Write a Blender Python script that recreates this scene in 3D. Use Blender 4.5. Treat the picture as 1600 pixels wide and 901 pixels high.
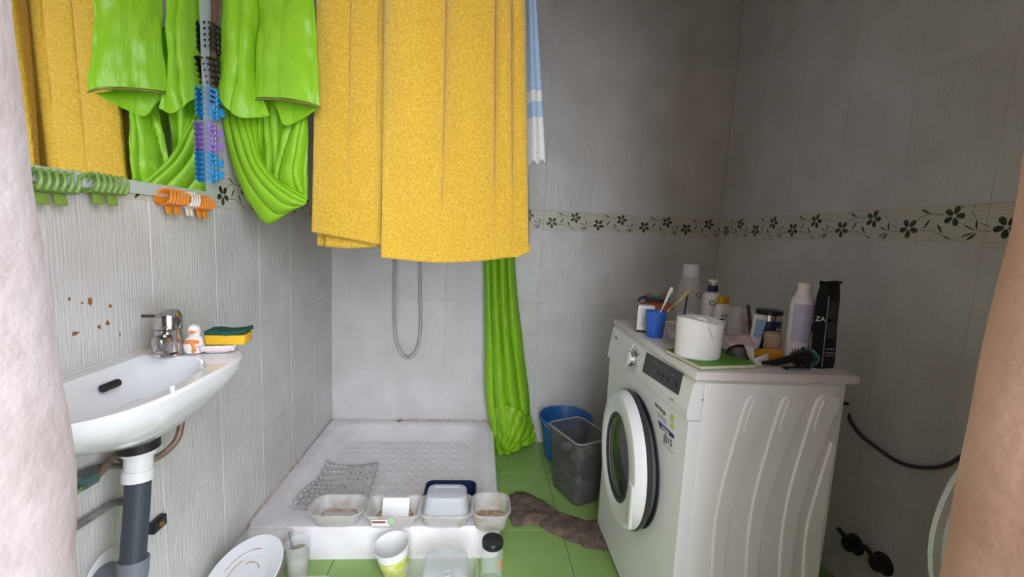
import bpy, math, random
from math import sin, cos, pi, sqrt
from mathutils import Vector, Matrix, noise
for o in list(bpy.data.objects): bpy.data.objects.remove(o)
random.seed(7)
S = bpy.context.scene
C = S.collection

# ---------------------------------------------------------------- camera
F, YAW, PITCH, ROLL, EYE = 684.04, 0.0761, 0.1202, 0.0468, 1.1591
def cam_axes():
    cy, sy, cp, sp = cos(YAW), sin(YAW), cos(PITCH), sin(PITCH)
    f = Vector((sy*cp, cy*cp, -sp)); r = Vector((cy, -sy, 0)); u = r.cross(f)
    c, s = cos(ROLL), sin(ROLL)
    return c*r+s*u, -s*r+c*u, f
AX = cam_axes()
cam = bpy.data.cameras.new('camera'); cam.sensor_width = 36; cam.sensor_fit = 'HORIZONTAL'
cam.lens = F/1600*36; cam.clip_start = 0.02
camo = bpy.data.objects.new('camera', cam); C.objects.link(camo)
M = Matrix((AX[0], AX[1], -AX[2])).transposed().to_4x4(); M.translation = (0, 0, EYE)
camo.matrix_world = M
S.camera = camo
def at(u, v, **k):
    """pixel of the 1600x901 photograph -> point on a world plane x=, y= or z="""
    d = AX[0]*((u-800)/F) + AX[1]*(-(v-450.5)/F) + AX[2]
    (a, val), = k.items(); i = 'xyz'.index(a); o = Vector((0, 0, EYE))
    return o + d*((val-o[i])/d[i])

# ---------------------------------------------------------------- light
S.view_settings.view_transform = 'Standard'; S.view_settings.look = 'None'
S.view_settings.gamma = 1; S.view_settings.use_curve_mapping = False
S.view_settings.exposure = 0.0
W = bpy.data.worlds.new('sky'); S.world = W; W.use_nodes = True
bg = W.node_tree.nodes['Background']; bg.inputs[0].default_value = (0.86, 0.91, 1.0, 1); bg.inputs[1].default_value = 10.5
pl = bpy.data.lights.new('door_portal', 'AREA'); pl.shape = 'RECTANGLE'; pl.size = .78; pl.size_y = 2.05
pl.cycles.is_portal = True
plo = bpy.data.objects.new('door_portal', pl); C.objects.link(plo)
plo.location = (.065, .19, 1.02); plo.rotation_euler = (pi/2, 0, 0)   # -Z of the lamp looks along +Y into the room

# ---------------------------------------------------------------- materials
MATS = {}
def mat(name, col, rough=.5, metal=0, col2=None, vscale=8., bump=None, spec=.5, alpha=None, trans=0, sheen=0, stretch=None, coat=0, vlo=.4, vhi=.65, ior=1.45):
    m = bpy.data.materials.new(name); m.use_nodes = True
    nt = m.node_tree; N = nt.nodes; L = nt.links; b = N['Principled BSDF']
    b.inputs['Roughness'].default_value = rough; b.inputs['Metallic'].default_value = metal
    b.inputs['Specular IOR Level'].default_value = spec
    b.inputs['Transmission Weight'].default_value = trans; b.inputs['IOR'].default_value = ior
    b.inputs['Coat Weight'].default_value = coat
    if sheen: b.inputs['Sheen Weight'].default_value = sheen
    b.inputs['Base Color'].default_value = (*col, 1)
    g = N.new('ShaderNodeNewGeometry')
    def noise_tex(scale, st=None, detail=4):
        n = N.new('ShaderNodeTexNoise'); n.inputs['Scale'].default_value = scale; n.inputs['Detail'].default_value = detail
        if st:
            vm = N.new('ShaderNodeVectorMath'); vm.operation = 'MULTIPLY'; vm.inputs[1].default_value = st
            L.new(g.outputs['Position'], vm.inputs[0]); L.new(vm.outputs[0], n.inputs['Vector'])
        else: L.new(g.outputs['Position'], n.inputs['Vector'])
        return n
    if col2:
        n = noise_tex(vscale, stretch)
        r = N.new('ShaderNodeValToRGB'); r.color_ramp.elements[0].position = vlo; r.color_ramp.elements[1].position = vhi
        r.color_ramp.elements[0].color = (*col, 1); r.color_ramp.elements[1].color = (*col2, 1)
        L.new(n.outputs[0], r.inputs[0]); L.new(r.outputs[0], b.inputs['Base Color'])
    if bump:
        n = noise_tex(bump[0], stretch if len(bump) < 3 else bump[2])
        bp = N.new('ShaderNodeBump'); bp.inputs['Strength'].default_value = bump[1]; bp.inputs['Distance'].default_value = .004
        L.new(n.outputs[0], bp.inputs['Height']); L.new(bp.outputs[0], b.inputs['Normal'])
    if alpha is not None:
        t = N.new('ShaderNodeBsdfTransparent'); mx = N.new('ShaderNodeMixShader'); mx.inputs[0].default_value = alpha
        L.new(t.outputs[0], mx.inputs[1]); L.new(b.outputs[0], mx.inputs[2]); L.new(mx.outputs[0], N['Material Output'].inputs[0])
    MATS[name] = m
    return m
def translucent(name, col, tcol, rough, mixf=.35, bump=None):
    m = mat(name, col, rough, bump=bump); nt = m.node_tree
    t = nt.nodes.new('ShaderNodeBsdfTranslucent'); t.inputs[0].default_value = (*tcol, 1)
    mx = nt.nodes.new('ShaderNodeMixShader'); mx.inputs[0].default_value = mixf
    nt.links.new(nt.nodes['Principled BSDF'].outputs[0], mx.inputs[1]); nt.links.new(t.outputs[0], mx.inputs[2])
    nt.links.new(mx.outputs[0], nt.nodes['Material Output'].inputs[0])
    return m
def tile_material():
    m = bpy.data.materials.new('ridged_tile'); m.use_nodes = True; nt = m.node_tree; N = nt.nodes; L = nt.links
    b = N['Principled BSDF']; b.inputs['Roughness'].default_value = .33
    g = N.new('ShaderNodeNewGeometry'); sx = N.new('ShaderNodeSeparateXYZ'); L.new(g.outputs['Position'], sx.inputs[0])
    ad = N.new('ShaderNodeMath'); L.new(sx.outputs[0], ad.inputs[0]); L.new(sx.outputs[1], ad.inputs[1])
    cb = N.new('ShaderNodeCombineXYZ')
    m1 = N.new('ShaderNodeMath'); m1.operation = 'MULTIPLY'; m1.inputs[1].default_value = 230; L.new(ad.outputs[0], m1.inputs[0])
    m2 = N.new('ShaderNodeMath'); m2.operation = 'MULTIPLY'; m2.inputs[1].default_value = 9; L.new(sx.outputs[2], m2.inputs[0])
    L.new(m1.outputs[0], cb.inputs[0]); L.new(m2.outputs[0], cb.inputs[2])
    n = N.new('ShaderNodeTexNoise'); n.inputs['Scale'].default_value = 1; n.inputs['Detail'].default_value = 2; L.new(cb.outputs[0], n.inputs['Vector'])
    bp = N.new('ShaderNodeBump'); bp.inputs['Strength'].default_value = .6; bp.inputs['Distance'].default_value = .004
    L.new(n.outputs[0], bp.inputs['Height']); L.new(bp.outputs[0], b.inputs['Normal'])
    n2 = N.new('ShaderNodeTexNoise'); n2.inputs['Scale'].default_value = 5; n2.inputs['Detail'].default_value = 5; L.new(g.outputs['Position'], n2.inputs['Vector'])
    oi = N.new('ShaderNodeObjectInfo')
    r = N.new('ShaderNodeValToRGB'); r.color_ramp.elements[0].position = .35; r.color_ramp.elements[1].position = .7
    r.color_ramp.elements[0].color = (.655, .635, .63, 1); r.color_ramp.elements[1].color = (.57, .54, .52, 1)
    L.new(n2.outputs[0], r.inputs[0])
    mm = N.new('ShaderNodeMath'); mm.operation = 'MULTIPLY_ADD'; mm.inputs[1].default_value = .06; mm.inputs[2].default_value = .95
    L.new(oi.outputs['Random'], mm.inputs[0])
    mul = N.new('ShaderNodeVectorMath'); mul.operation = 'SCALE'; L.new(r.outputs[0], mul.inputs[0]); L.new(mm.outputs[0], mul.inputs['Scale'])
    L.new(mul.outputs[0], b.inputs['Base Color'])
    MATS['tile'] = m
tile_material()
mat('grout', (.66, .61, .57), .9, col2=(.50, .42, .36), vscale=7)
mat('frieze', (.55, .52, .43), .4, col2=(.62, .60, .54), vscale=1, stretch=(2, 2, 260))
mat('print_green', (.018, .026, .010), .4, col2=(.05, .07, .02), vscale=60)
mat('print_brown', (.025, .018, .012), .4)
mat('plaster', (.36, .31, .30), .9, col2=(.28, .225, .21), vscale=9, bump=(60, .5), stretch=(1, 1, 1))
mat('plaster_pink', (.56, .36, .27), .9, col2=(.44, .27, .19), vscale=8, bump=(50, .5))
mat('ceiling_paint', (.26, .17, .11), .9)
mat('blocker_dark', (.20, .16, .14), .9, bump=(30, .4))  # dark surface for the added outside wall that blocks sky light
mat('outside_ground', (.24, .21, .19), .9, bump=(30, .4))
mat('floor_green', (.24, .38, .10), .35, col2=(.28, .43, .14), vscale=6, bump=(40, .08))
mat('floor_grout', (.20, .24, .12), .9)
mat('ceramic', (.80, .80, .82), .12, col2=(.74, .73, .75), vscale=5, coat=.3)
mat('tray', (.78, .75, .77), .18, col2=(.70, .65, .65), vscale=7)
mat('tray_dirty', (.72, .68, .69), .3, col2=(.60, .53, .50), vscale=10)
mat('rust', (.30, .13, .04), .8, col2=(.18, .07, .02), vscale=60)
mat('caulk', (.64, .55, .48), .8, col2=(.42, .30, .20), vscale=30)
mat('chrome', (.62, .60, .60), .18, 1, col2=(.35, .32, .30), vscale=25)
mat('steel_hose', (.55, .55, .56), .28, 1, bump=(900, .5))
mat('copper_hose', (.20, .12, .085), .45, .4, col2=(.32, .24, .2), vscale=50)
mat('grey_hose', (.16, .16, .165), .5, .2, col2=(.3, .28, .26), vscale=40)
mat('valve', (.10, .17, .16), .5, .3)
mat('black_rubber', (.012, .012, .013), .5)
mat('black_plastic', (.012, .012, .014), .3)
mat('pipe_dark', (.045, .052, .065), .5, bump=(120, .2))
mat('pipe_grey', (.17, .18, .21), .5)
mat('white_plastic', (.74, .74, .75), .35, col2=(.68, .66, .64), vscale=20)
mat('machine_white', (.84, .84, .84), .35, col2=(.80, .80, .79), vscale=5)
mat('worktop', (.72, .69, .68), .4, col2=(.66, .61, .59), vscale=9)
mat('display', (.018, .019, .022), .15)
mat('dark_ring', (.035, .035, .04), .35)
mat('silver', (.6, .6, .6), .25, 1)
mat('door_glass', (.02, .025, .03), .05, alpha=.72)
mat('drum', (.05, .05, .055), .3, .8)
mat('ink', (.03, .03, .035), .6); mat('ink_grey', (.25, .25, .27), .6); mat('ink_blue', (.02, .035, .17), .5); mat('ink_lime', (.45, .6, .12), .5); mat('ink_white', (.8, .8, .8), .5)
mat('mirror', (.92, .94, .92), .02, 1)
mat('mirror_band', (.50, .55, .54), .25, 0)
mat('towel_yellow', (.62, .355, .018), .95, col2=(.76, .48, .055), vscale=170, bump=(330, 1.0), sheen=.3)
mat('towel_blue', (.36, .50, .68), .95, bump=(400, .9), sheen=.3)
mat('towel_white', (.72, .72, .70), .95, bump=(400, .9), sheen=.3)
translucent('curtain_green', (.36, .66, .03), (.55, .88, .05), .33, .38, bump=(70, .8, (1, 1, .18)))
mat('hem_brown', (.17, .15, .03), .6)
mat('sponge_yellow', (.72, .42, .02), .9, bump=(300, .8)); mat('sponge_green', (.006, .075, .05), .9, bump=(300, .8))
mat('ceramic_orange', (.75, .22, .03), .25); mat('ceramic_pink', (.72, .52, .60), .2); mat('ceramic_cream', (.80, .74, .72), .2, col2=(.66, .55, .52), vscale=70)
mat('mat_grey', (.50, .46, .46), .5, col2=(.58, .54, .54), vscale=30)
mat('clear', (.80, .80, .80), .15, alpha=.2, col2=(.66, .60, .54), vscale=20)
mat('clear_dirty', (.76, .74, .71), .22, alpha=.36, col2=(.62, .50, .38), vscale=25, vlo=.5, vhi=.75)
mat('frosted', (.75, .77, .79), .35, alpha=.42)
mat('glass', (.85, .88, .88), .04, alpha=.2)
mat('food_brown', (.33, .17, .08), .8, col2=(.55, .42, .32), vscale=60)
mat('sludge', (.38, .33, .24), .3, alpha=.85)
mat('cloth_grey', (.105, .075, .055), .95, col2=(.21, .15, .11), vscale=26, bump=(160, 1))
mat('navy', (.012, .02, .07), .35); mat('blue_cup', (.035, .12, .50), .4); mat('bucket_blue', (.02, .13, .38), .4)
mat('bin_clear', (.17, .165, .17), .2, alpha=.45, col2=(.11, .095, .09), vscale=8)
mat('rim_grey', (.30, .29, .28), .3)
mat('paper', (.74, .73, .71), .9); mat('paper_grey', (.45, .42, .40), .9, col2=(.6, .57, .54), vscale=20); mat('card', (.42, .33, .26), .9, col2=(.5, .42, .34), vscale=20)
mat('book_green', (.09, .28, .025), .5); mat('page', (.72, .66, .52), .9)
mat('terracotta', (.36, .10, .035), .7); mat('teal', (.01, .22, .20), .4)
mat('lotion', (.70, .66, .60), .4); mat('amber', (.55, .26, .015), .35); mat('beige', (.42, .28, .21), .5); mat('yellow_clear', (.62, .45, .12), .3, alpha=.5)
mat('lavender', (.46, .42, .56), .4); mat('bristle', (.02, .02, .015), .8); mat('pale_blue', (.25, .42, .62), .5)
mat('clip_blue', (.03, .30, .68), .3, alpha=.9); mat('clip_purple', (.33, .20, .58), .3, alpha=.9); mat('clip_green', (.22, .36, .07), .3, alpha=.85); mat('clip_orange', (.75, .24, .025), .35); mat('clip_white', (.75, .68, .58), .35)
mat('cord_brown', (.14, .07, .045), .9, bump=(200, 1))
mat('cup_yellow', (.55, .60, .10), .5, col2=(.72, .70, .3), vscale=40)
mat('cable', (.05, .05, .055), .5); mat('rod_metal', (.5, .5, .5), .3, 1); mat('basin_pale', (.50, .56, .52), .4)

# ---------------------------------------------------------------- mesh helpers
class MB:
    def __init__(s): s.v = []; s.f = []
    def add(s, vs, fs):
        k = len(s.v); s.v += [tuple(p) for p in vs]; s.f += [tuple(i+k for i in f) for f in fs]; return s
    def box(s, c, d, b=0.0, mtx=None):
        x, y, z = d[0]/2, d[1]/2, d[2]/2; b = min(b, .49*min(d)); P = []; Fc = []
        if b <= 0:
            P = [Vector((i*x, j*y, k*z)) for i in (-1, 1) for j in (-1, 1) for k in (-1, 1)]
            Fc = [(0, 1, 3, 2), (4, 6, 7, 5), (0, 4, 5, 1), (2, 3, 7, 6), (0, 2, 6, 4), (1, 5, 7, 3)]
        else:
            r = rrect(2*x, 2*y, max(b, .0005), 3)
            ri = rrect(2*x-2*b, 2*y-2*b, max(.0005, b*.3), 3)
            lo = [[Vector((p[0], p[1], -z)) for p in ri], [Vector((p[0], p[1], -z+b)) for p in r], [Vector((p[0], p[1], z-b)) for p in r], [Vector((p[0], p[1], z)) for p in ri]]
            t = MB().loft(lo, True, True); P = [Vector(p) for p in t.v]; Fc = t.f
        c = Vector(c)
        P = [(mtx @ p if mtx else p)+c for p in P]
        return s.add(P, Fc)
    def loft(s, loops, cap0=True, cap1=True, closed=True):
        n = len(loops[0]); vs = [p for l in loops for p in l]; fs = []
        for i in range(len(loops)-1):
            for j in range(n if closed else n-1):
                k = (j+1) % n; fs.append((i*n+j, i*n+k, (i+1)*n+k, (i+1)*n+j))
        if cap0: fs.append(tuple(reversed(range(n))))
        if cap1: fs.append(tuple((len(loops)-1)*n+j for j in range(n)))
        return s.add(vs, fs)
    def lathe(s, prof, n=24, c=(0, 0, 0), mtx=None, cap0=True, cap1=True):
        c = Vector(c); loops = []
        for r, z in prof:
            l = [Vector((max(r, 1e-5)*cos(2*pi*j/n), max(r, 1e-5)*sin(2*pi*j/n), z)) for j in range(n)]
            loops.append([(mtx @ p if mtx else p)+c for p in l])
        return s.loft(loops, cap0, cap1)
    def tube(s, pts, r, n=8, res=6, caps=True):
        P = smooth(pts, res) if res > 1 else [Vector(p) for p in pts]
        t0 = (P[1]-P[0]).normalized(); a = t0.orthogonal().normalized(); loops = []
        for i, p in enumerate(P):
            t = (P[min(i+1, len(P)-1)]-P[max(i-1, 0)]).normalized()
            a = (a-t*a.dot(t)).normalized(); b = t.cross(a)
            rr = r(i/(len(P)-1)) if callable(r) else r
            loops.append([p+a*(rr*cos(2*pi*j/n))+b*(rr*sin(2*pi*j/n)) for j in range(n)])
        return s.loft(loops, caps, caps)
    def prism(s, out, origin, ex, ey, ez, h, ch=0.0):
        """2-D outline in the ex/ey plane raised along ez by h, top edge chamfered by ch"""
        o, ex, ey, ez = Vector(origin), Vector(ex), Vector(ey), Vector(ez)
        cx = sum(p[0] for p in out)/len(out); cy = sum(p[1] for p in out)/len(out)
        def L(z, k):
            l = []
            for x, y in out:
                d = Vector((x-cx, y-cy)); q = d*(1-k/max(d.length, 1e-6)) if k else d
                l.append(o+ex*(cx+q[0])+ey*(cy+q[1])+ez*z)
            return l
        lo = [L(0, 0), L(h-ch, 0), L(h, ch)] if ch else [L(0, 0), L(h, 0)]
        return s.loft(lo)
    def grid(s, fn, nu, nv):
        vs = [fn(i/(nu-1), j/(nv-1)) for j in range(nv) for i in range(nu)]
        fs = [(j*nu+i, j*nu+i+1, (j+1)*nu+i+1, (j+1)*nu+i) for j in range(nv-1) for i in range(nu-1)]
        return s.add(vs, fs)
    def mesh(s, name, sm=True):
        m = bpy.data.meshes.new(name); m.from_pydata(s.v, [], s.f)
        import bmesh
        b = bmesh.new(); b.from_mesh(m); bmesh.ops.recalc_face_normals(b, faces=b.faces); b.to_mesh(m); b.free()
        m.polygons.foreach_set('use_smooth', [sm]*len(m.polygons))
        if sm: m.set_sharp_from_angle(angle=math.radians(38))
        m.update(); return m
    def build(s, name, ma, parent=None, sm=True):
        return mobj(name, s.mesh(name, sm), ma, parent)
def mobj(name, me, ma, parent=None):
    if ma is not None and not me.materials: me.materials.append(MATS[ma] if isinstance(ma, str) else ma)
    o = bpy.data.objects.new(name, me); C.objects.link(o)
    if parent: o.parent = parent
    return o
def smooth(pts, res):
    P = [Vector(p) for p in pts]; out = []
    for i in range(len(P)-1):
        p0, p1, p2, p3 = P[max(i-1, 0)], P[i], P[i+1], P[min(i+2, len(P)-1)]
        for k in range(res):
            t = k/res
            out.append(.5*((2*p1)+(p2-p0)*t+(2*p0-5*p1+4*p2-p3)*t*t+(3*p1-p0-3*p2+p3)*t**3))
    out.append(P[-1]); return out
def rrect(w, d, r, n=5):
    r = min(r, w/2-1e-4, d/2-1e-4); out = []
    for q, (sx, sy) in enumerate(((1, 1), (-1, 1), (-1, -1), (1, -1))):
        for k in range(n):
            a = q*pi/2+k/(n-1)*pi/2
            out.append((sx*(w/2-r)+r*cos(a), sy*(d/2-r)+r*sin(a)))
    return out
def thing(name, label, cat, loc=(0, 0, 0), rz=0, group=None, rot=None):
    o = bpy.data.objects.new(name, None); C.objects.link(o); o.empty_display_size = .05
    o.location = loc; o.rotation_euler = rot if rot else (0, 0, rz); return tag(o, label, cat, group)
def tag(o, label, cat, group=None, kind=None):
    o['label'] = label; o['category'] = cat
    if group: o['group'] = group
    if kind: o['kind'] = kind
    return o
def struct(o, label=None):
    o['kind'] = 'structure'
    if label: o['label'] = label
    return o
def solid(o, t, off=0):
    m = o.modifiers.new('thickness', 'SOLIDIFY'); m.thickness = t; m.offset = off; return o
def text(s, size, ma, parent, origin, ex, ey, name='lettering', align='CENTER', sx=1):
    cu = bpy.data.curves.new(name, 'FONT'); cu.body = s; cu.size = size; cu.align_x = align; cu.align_y = 'CENTER'; cu.extrude = .0003; cu.resolution_u = 2
    t = bpy.data.objects.new('tmp', cu); C.objects.link(t); bpy.context.view_layer.update()
    me = bpy.data.meshes.new_from_object(t.evaluated_get(bpy.context.evaluated_depsgraph_get())); bpy.data.objects.remove(t)
    ex, ey = Vector(ex).normalized()*sx, Vector(ey).normalized(); ez = ex.cross(ey).normalized()
    m = Matrix((ex, ey, ez)).transposed().to_4x4(); m.translation = Vector(origin); me.transform(m)
    return mobj(name, me, ma, parent)
RX = lambda a: Matrix.Rotation(a, 3, 'X')
RY = lambda a: Matrix.Rotation(a, 3, 'Y')
RZ = lambda a: Matrix.Rotation(a, 3, 'Z')

# ================================================================ the room
XL, XR, YB, H = -.774, 1.312, 2.35, 2.5
YF = .35            # inner face of the front wall
TW = .2534
def plain(name, c, d, ma): return struct(MB().box(c, d).build(name, ma, None, False))
wl = plain('wall_left', (XL-.06, (YF+YB)/2, H/2), (.105, YB-YF+.2, H), 'grout'); wl.location.x = .0062
wb = plain('wall_back', ((XL+XR)/2, YB+.06, H/2), (XR-XL+.3, .105, H), 'grout'); wb.location.y = -.0062
wr = plain('wall_right', (XR+.06, (YF+YB)/2, H/2), (.105, YB-YF+.2, H), 'grout'); wr.location.x = -.0062
plain('ceiling', ((XL+XR)/2, 1.2, H+.05), (XR-XL+.4, 2.6, .1), 'ceiling_paint')
fl = plain('floor', ((XL+XR)/2, 1.27, -.055), (XR-XL+.1, 2.3, .1), 'floor_grout')
plain('floor_outside', (.3, -2.4, -.06), (7, 5.0, .1), 'outside_ground')
# unseen wall added outside on the left, blocking sky so the right stays dim
plain('wall_sky_blocker', (-.62, -1.45, 1.6), (.2, 3.3, 3.3), 'blocker_dark')
# front wall, rough plaster jambs round the doorway
def jamb(name, x0, x1, ma, sgn):
    ny, nz, mb = 7, 70, MB(); loops = []
    def edge(y, z): return .008*noise.noise((y*6, z*4.5+sgn*9, 3))+.005*noise.noise((y*15, z*11, sgn*5))
    for k in range(nz+1):
        z = H*k/nz; l = []
        fx = (x1+(1.35-z)*.035) if sgn > 0 else (x0-(1.27-z)*.035)
        for j in range(ny):
            y = .20+.15*j/(ny-1); rd = .012*(1 if j in (0, ny-1) else 0)
            l.append(Vector((fx+edge(y, z)-sgn*rd, y+(.008*noise.noise((z*5, sgn, y)) if j == ny-1 else 0), z)))
        bx = x0 if sgn > 0 else x1
        l += [Vector((bx, .35, z)), Vector((bx, .20, z))]
        loops.append(l)
    mb.loft(loops); return struct(mb.build(name, ma))
jamb('wall_front', XL-.1, -.320, 'plaster', 1)
jamb('wall_front_pink', .446, XR+.1, 'plaster_pink', -1).name = 'wall_front'
plain('trim_1', (.065, .275, 2.27), (.80, .15, .46), 'plaster')       # lintel over the door

# ---- wall tiles
TM = {}
def tile_mesh(w, h, ma, key):
    k = (round(w, 4), round(h, 4), key)
    if k not in TM:
        t, c = .008, .0009; mb = MB()
        q = lambda a, b, z: [Vector((-a/2, z, -b/2)), Vector((a/2, z, -b/2)), Vector((a/2, z, b/2)), Vector((-a/2, z, b/2))]
        mb.loft([q(w, h, t), q(w, h, c), q(w-2*c, h-2*c, 0)], False, True)
        TM[k] = mb.mesh('tile', False); TM[k].materials.append(MATS[ma])
    return TM[k]
def leaf(mb, a, b, w, n=7):
    a, b = Vector(a), Vector(b); d = b-a; p = Vector((-d.y, d.x)).normalized()
    out = [a+d*(i/n)+p*w*sin(pi*(i/n)**.8) for i in range(n)]+[b+d*0]+[a+d*(i/n)-p*w*sin(pi*(i/n)**.8) for i in range(n-1, 0, -1)]
    mb.add([(q.x, -.0006, q.y) for q in out], [tuple(range(len(out)))])
def stroke(mb, pts, w):
    P = smooth([(p[0], p[1], 0) for p in pts], 5); vs = []; fs = []
    for i, p in enumerate(P):
        t = (P[min(i+1, len(P)-1)]-P[max(0, i-1)]).normalized(); q = Vector((-t.y, t.x, 0))*w
        vs += [(p.x+q.x, -.0006, p.y+q.y), (p.x-q.x, -.0006, p.y-q.y)]
        if i: fs.append((2*i-2, 2*i-1, 2*i+1, 2*i))
    mb.add(vs, fs)
def flower(mb, c, r, a0):
    for k in range(5):
        a = a0+k*2*pi/5; u = Vector((cos(a), sin(a))); p = Vector((-u.y, u.x)); o = []
        for i in range(12):
            t = 2*pi*i/12; o.append(Vector(c)+u*(r*.58+r*.42*cos(t))+p*(r*.27*sin(t)*(1+.25*cos(t))))
        mb.add([(q.x, -.0006, q.y) for q in o], [tuple(range(12))])
def floral():
    g, s = MB(), MB(); cm = lambda *p: [(x*.01*TW/.25-.0, y*.01-.05) for x, y in p]
    X0 = -4.5
    sh = lambda *p: cm(*[(x+X0-12.5+4.5+2.5, y) for x, y in p])
    flower(g, sh((2, 3.8))[0], .030, .9); flower(g, sh((14.4, 7))[0], .029, 1.25)
    stroke(s, sh((4, 6), (6, 7.4), (8.5, 7.8), (11.5, 7.4)), .0008)
    leaf(g, *sh((5, 9.4), (8, 7.8)), .003); leaf(g, *sh((6.4, 3.6), (8.3, 6.6)), .0032)
    stroke(s, sh((5, 2.9), (8, 3.0), (10.6, 2.3), (12.3, 1.2)), .0007)
    leaf(g, *sh((10.2, 4.9), (12.0, 2.0)), .0035); leaf(g, *sh((12.2, 1.6), (14.6, .3)), .002)
    leaf(g, *sh((17, 4.6), (20.3, 2.8)), .002); leaf(g, *sh((20.1, 5.8), (20.5, 2.8)), .003)
    leaf(g, *sh((16.8, 1.2), (20.4, 2.6)), .0022); leaf(g, *sh((18.4, .3), (20.8, 2.4)), .0035)
    stroke(s, sh((20.6, 2.7), (22, 2.9), (23.8, 2.7)), .0008)
    stroke(s, sh((18.6, 8), (19.7, 6.6)), .0008); stroke(s, sh((21, 4.9), (23.4, 4.0)), .0008)
    for x in (16.2, 19.2): flower(g, sh((x, 9.4))[0], .003, 0)
    ga, sa = g.mesh('floral_print', False), s.mesh('stem_print', False)
    ga.materials.append(MATS['print_green']); sa.materials.append(MATS['print_brown']); return ga, sa
FG, FS = floral()
ROWS = [(0, .4), (.4, .8), (.8, 1.2), (1.2, 1.3), (1.3, 1.7), (1.7, 2.1), (2.1, 2.5)]
G = .0018
def tile_wall(wall, a0, a1, phase, place):
    """place(s, z) -> location ; s runs along the wall"""
    k = math.floor((a0-phase)/TW); s = phase+k*TW
    while s < a1-.005:
        lo, hi = max(s, a0), min(s+TW, a1)
        if hi-lo > .012:
            for z0, z1 in ROWS:
                fr = z1-z0 < .2
                w, h = hi-lo-G, z1-z0-G
                o = mobj('frieze_tile' if fr else 'tile', tile_mesh(w, h, 'frieze' if fr else 'tile', fr), None, wall)
                loc, rz = place((lo+hi)/2, (z0+z1)/2); o.location = loc-wall.location; o.rotation_euler = (0, 0, rz)
                if fr and hi-lo > .2:
                    for me, nm in ((FG, 'floral_print'), (FS, 'stem_print')): mobj(nm, me, None, o)
        s += TW
tile_wall(wb, XL, XR, -.6818, lambda s, z: (Vector((s, YB, z)), 0))
tile_wall(wl, YF, YB, 1.093, lambda s, z: (Vector((XL, s, z)), pi/2))
tile_wall(wr, YF, YB, 1.3163, lambda s, z: (Vector((XR, s, z)), -pi/2))
# rust specks on the tiles above the basin
for (u, v, r, e) in ((140, 470, 5, 1.3), (128, 473, 2, 1), (172, 478, 3, 1), (117, 521, 6, .5), (168, 504, 4, 1), (155, 510, 3, 1.4), (187, 522, 2, 2), (108, 467, 2, 1.5)):
    p = at(u, v, x=XL); q = r*.0014
    mb = MB(); out = [(q*cos(a*pi/5)*random.uniform(.5, 1.2), q*e*sin(a*pi/5)*random.uniform(.5, 1.2)) for a in range(10)]
    mb.prism(out, p, (0, 1, 0), (0, 0, 1), (1, 0, 0), .0008); mb.build('rust_speck', 'rust', wl).location = -wl.location

# ---- floor tiles (joint lines at x=.367, y=2.02)
FT = .42
fm = MB(); q = lambda a, z: [Vector((-a/2, -a/2, z)), Vector((a/2, -a/2, z)), Vector((a/2, a/2, z)), Vector((-a/2, a/2, z))]
fm.loft([q(FT-.003, -.008), q(FT-.003, -.001), q(FT-.005, 0)], False, True); fme = fm.mesh('floor_tile', False); fme.materials.append(MATS['floor_green'])
for i in range(-3, 3):
    for j in range(-4, 1):
        x, y = .367+FT*(i+.5), 2.02+FT*(j+.5)
        if x-FT/2 > XR or x+FT/2 < XL or y+FT/2 < .3: continue
        o = mobj('tile', fme, None, fl); o.location = (x, y, 0)

# ================================================================ shower tray
t = thing('shower_tray', 'square white shower tray with dimpled floor in the back left corner', 'shower tray', (-.332, 1.90, 0))
def tl(w, d, r, z, cx=0, cy=0): return [Vector((x+cx, y+cy, z)) for x, y in rrect(w, d, r, 6)]
mb = MB(); TWd, TDp = .884, .894
mb.loft([tl(TWd, TDp, .03, .0), tl(TWd, TDp, .03, .108), tl(TWd-.012, TDp-.012, .03, .120), tl(TWd-.11, TDp-.15, .09, .122, 0, .02), tl(TWd-.13, TDp-.17, .09, .116, 0, .02), tl(TWd-.22, TDp-.27, .10, .062, 0, .02), tl(TWd-.25, TDp-.30, .1, .058, 0, .02)], True, True)
mb.build('tray_body', 'tray', t)
mb = MB()
for i in range(13):
    for j in range(11):
        x = -.29+.58*i/12; y = -.25+.54*j/10
        mb.lathe([(.0135, .0575), (.011, .0600), (.005, .0610)], 8, (x, y, 0), None, False, True)
o = mb.build('anti_slip_bumps', 'tray', t); o['kind'] = 'stuff'
mb = MB(); mb.tube([(-.440, -.44, .122), (-.440, 0, .123), (-.440, .44, .124), (0, .443, .124), (.44, .443, .124)], .0038, 6, 12)
mb.build('sealant_bead', 'caulk', t)
mb = MB(); mb.prism([(.012*cos(a)*random.uniform(.6, 1.2), .008*sin(a)) for a in [k*pi/5 for k in range(10)]], (-.075, .432, .121), (1, 0, 0), (0, 1, 0), (0, 0, 1), .002)
mb.build('rust_stain', 'rust', t)
mb = MB(); rs = random.Random(3)
for k in range(46):
    x, y = rs.uniform(-.30, .30), rs.uniform(-.27, .30); q_ = rs.uniform(.0012, .0035)
    mb.prism([(q_*cos(a*pi/3)*rs.uniform(.5, 1.3), q_*sin(a*pi/3)*rs.uniform(.5, 1.3)) for a in range(6)], (x, y, .0575), (1, 0, 0), (0, 1, 0), (0, 0, 1), .0012)
o = mb.build('dirt_specks', 'food_brown', t); o['kind'] = 'stuff'
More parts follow.
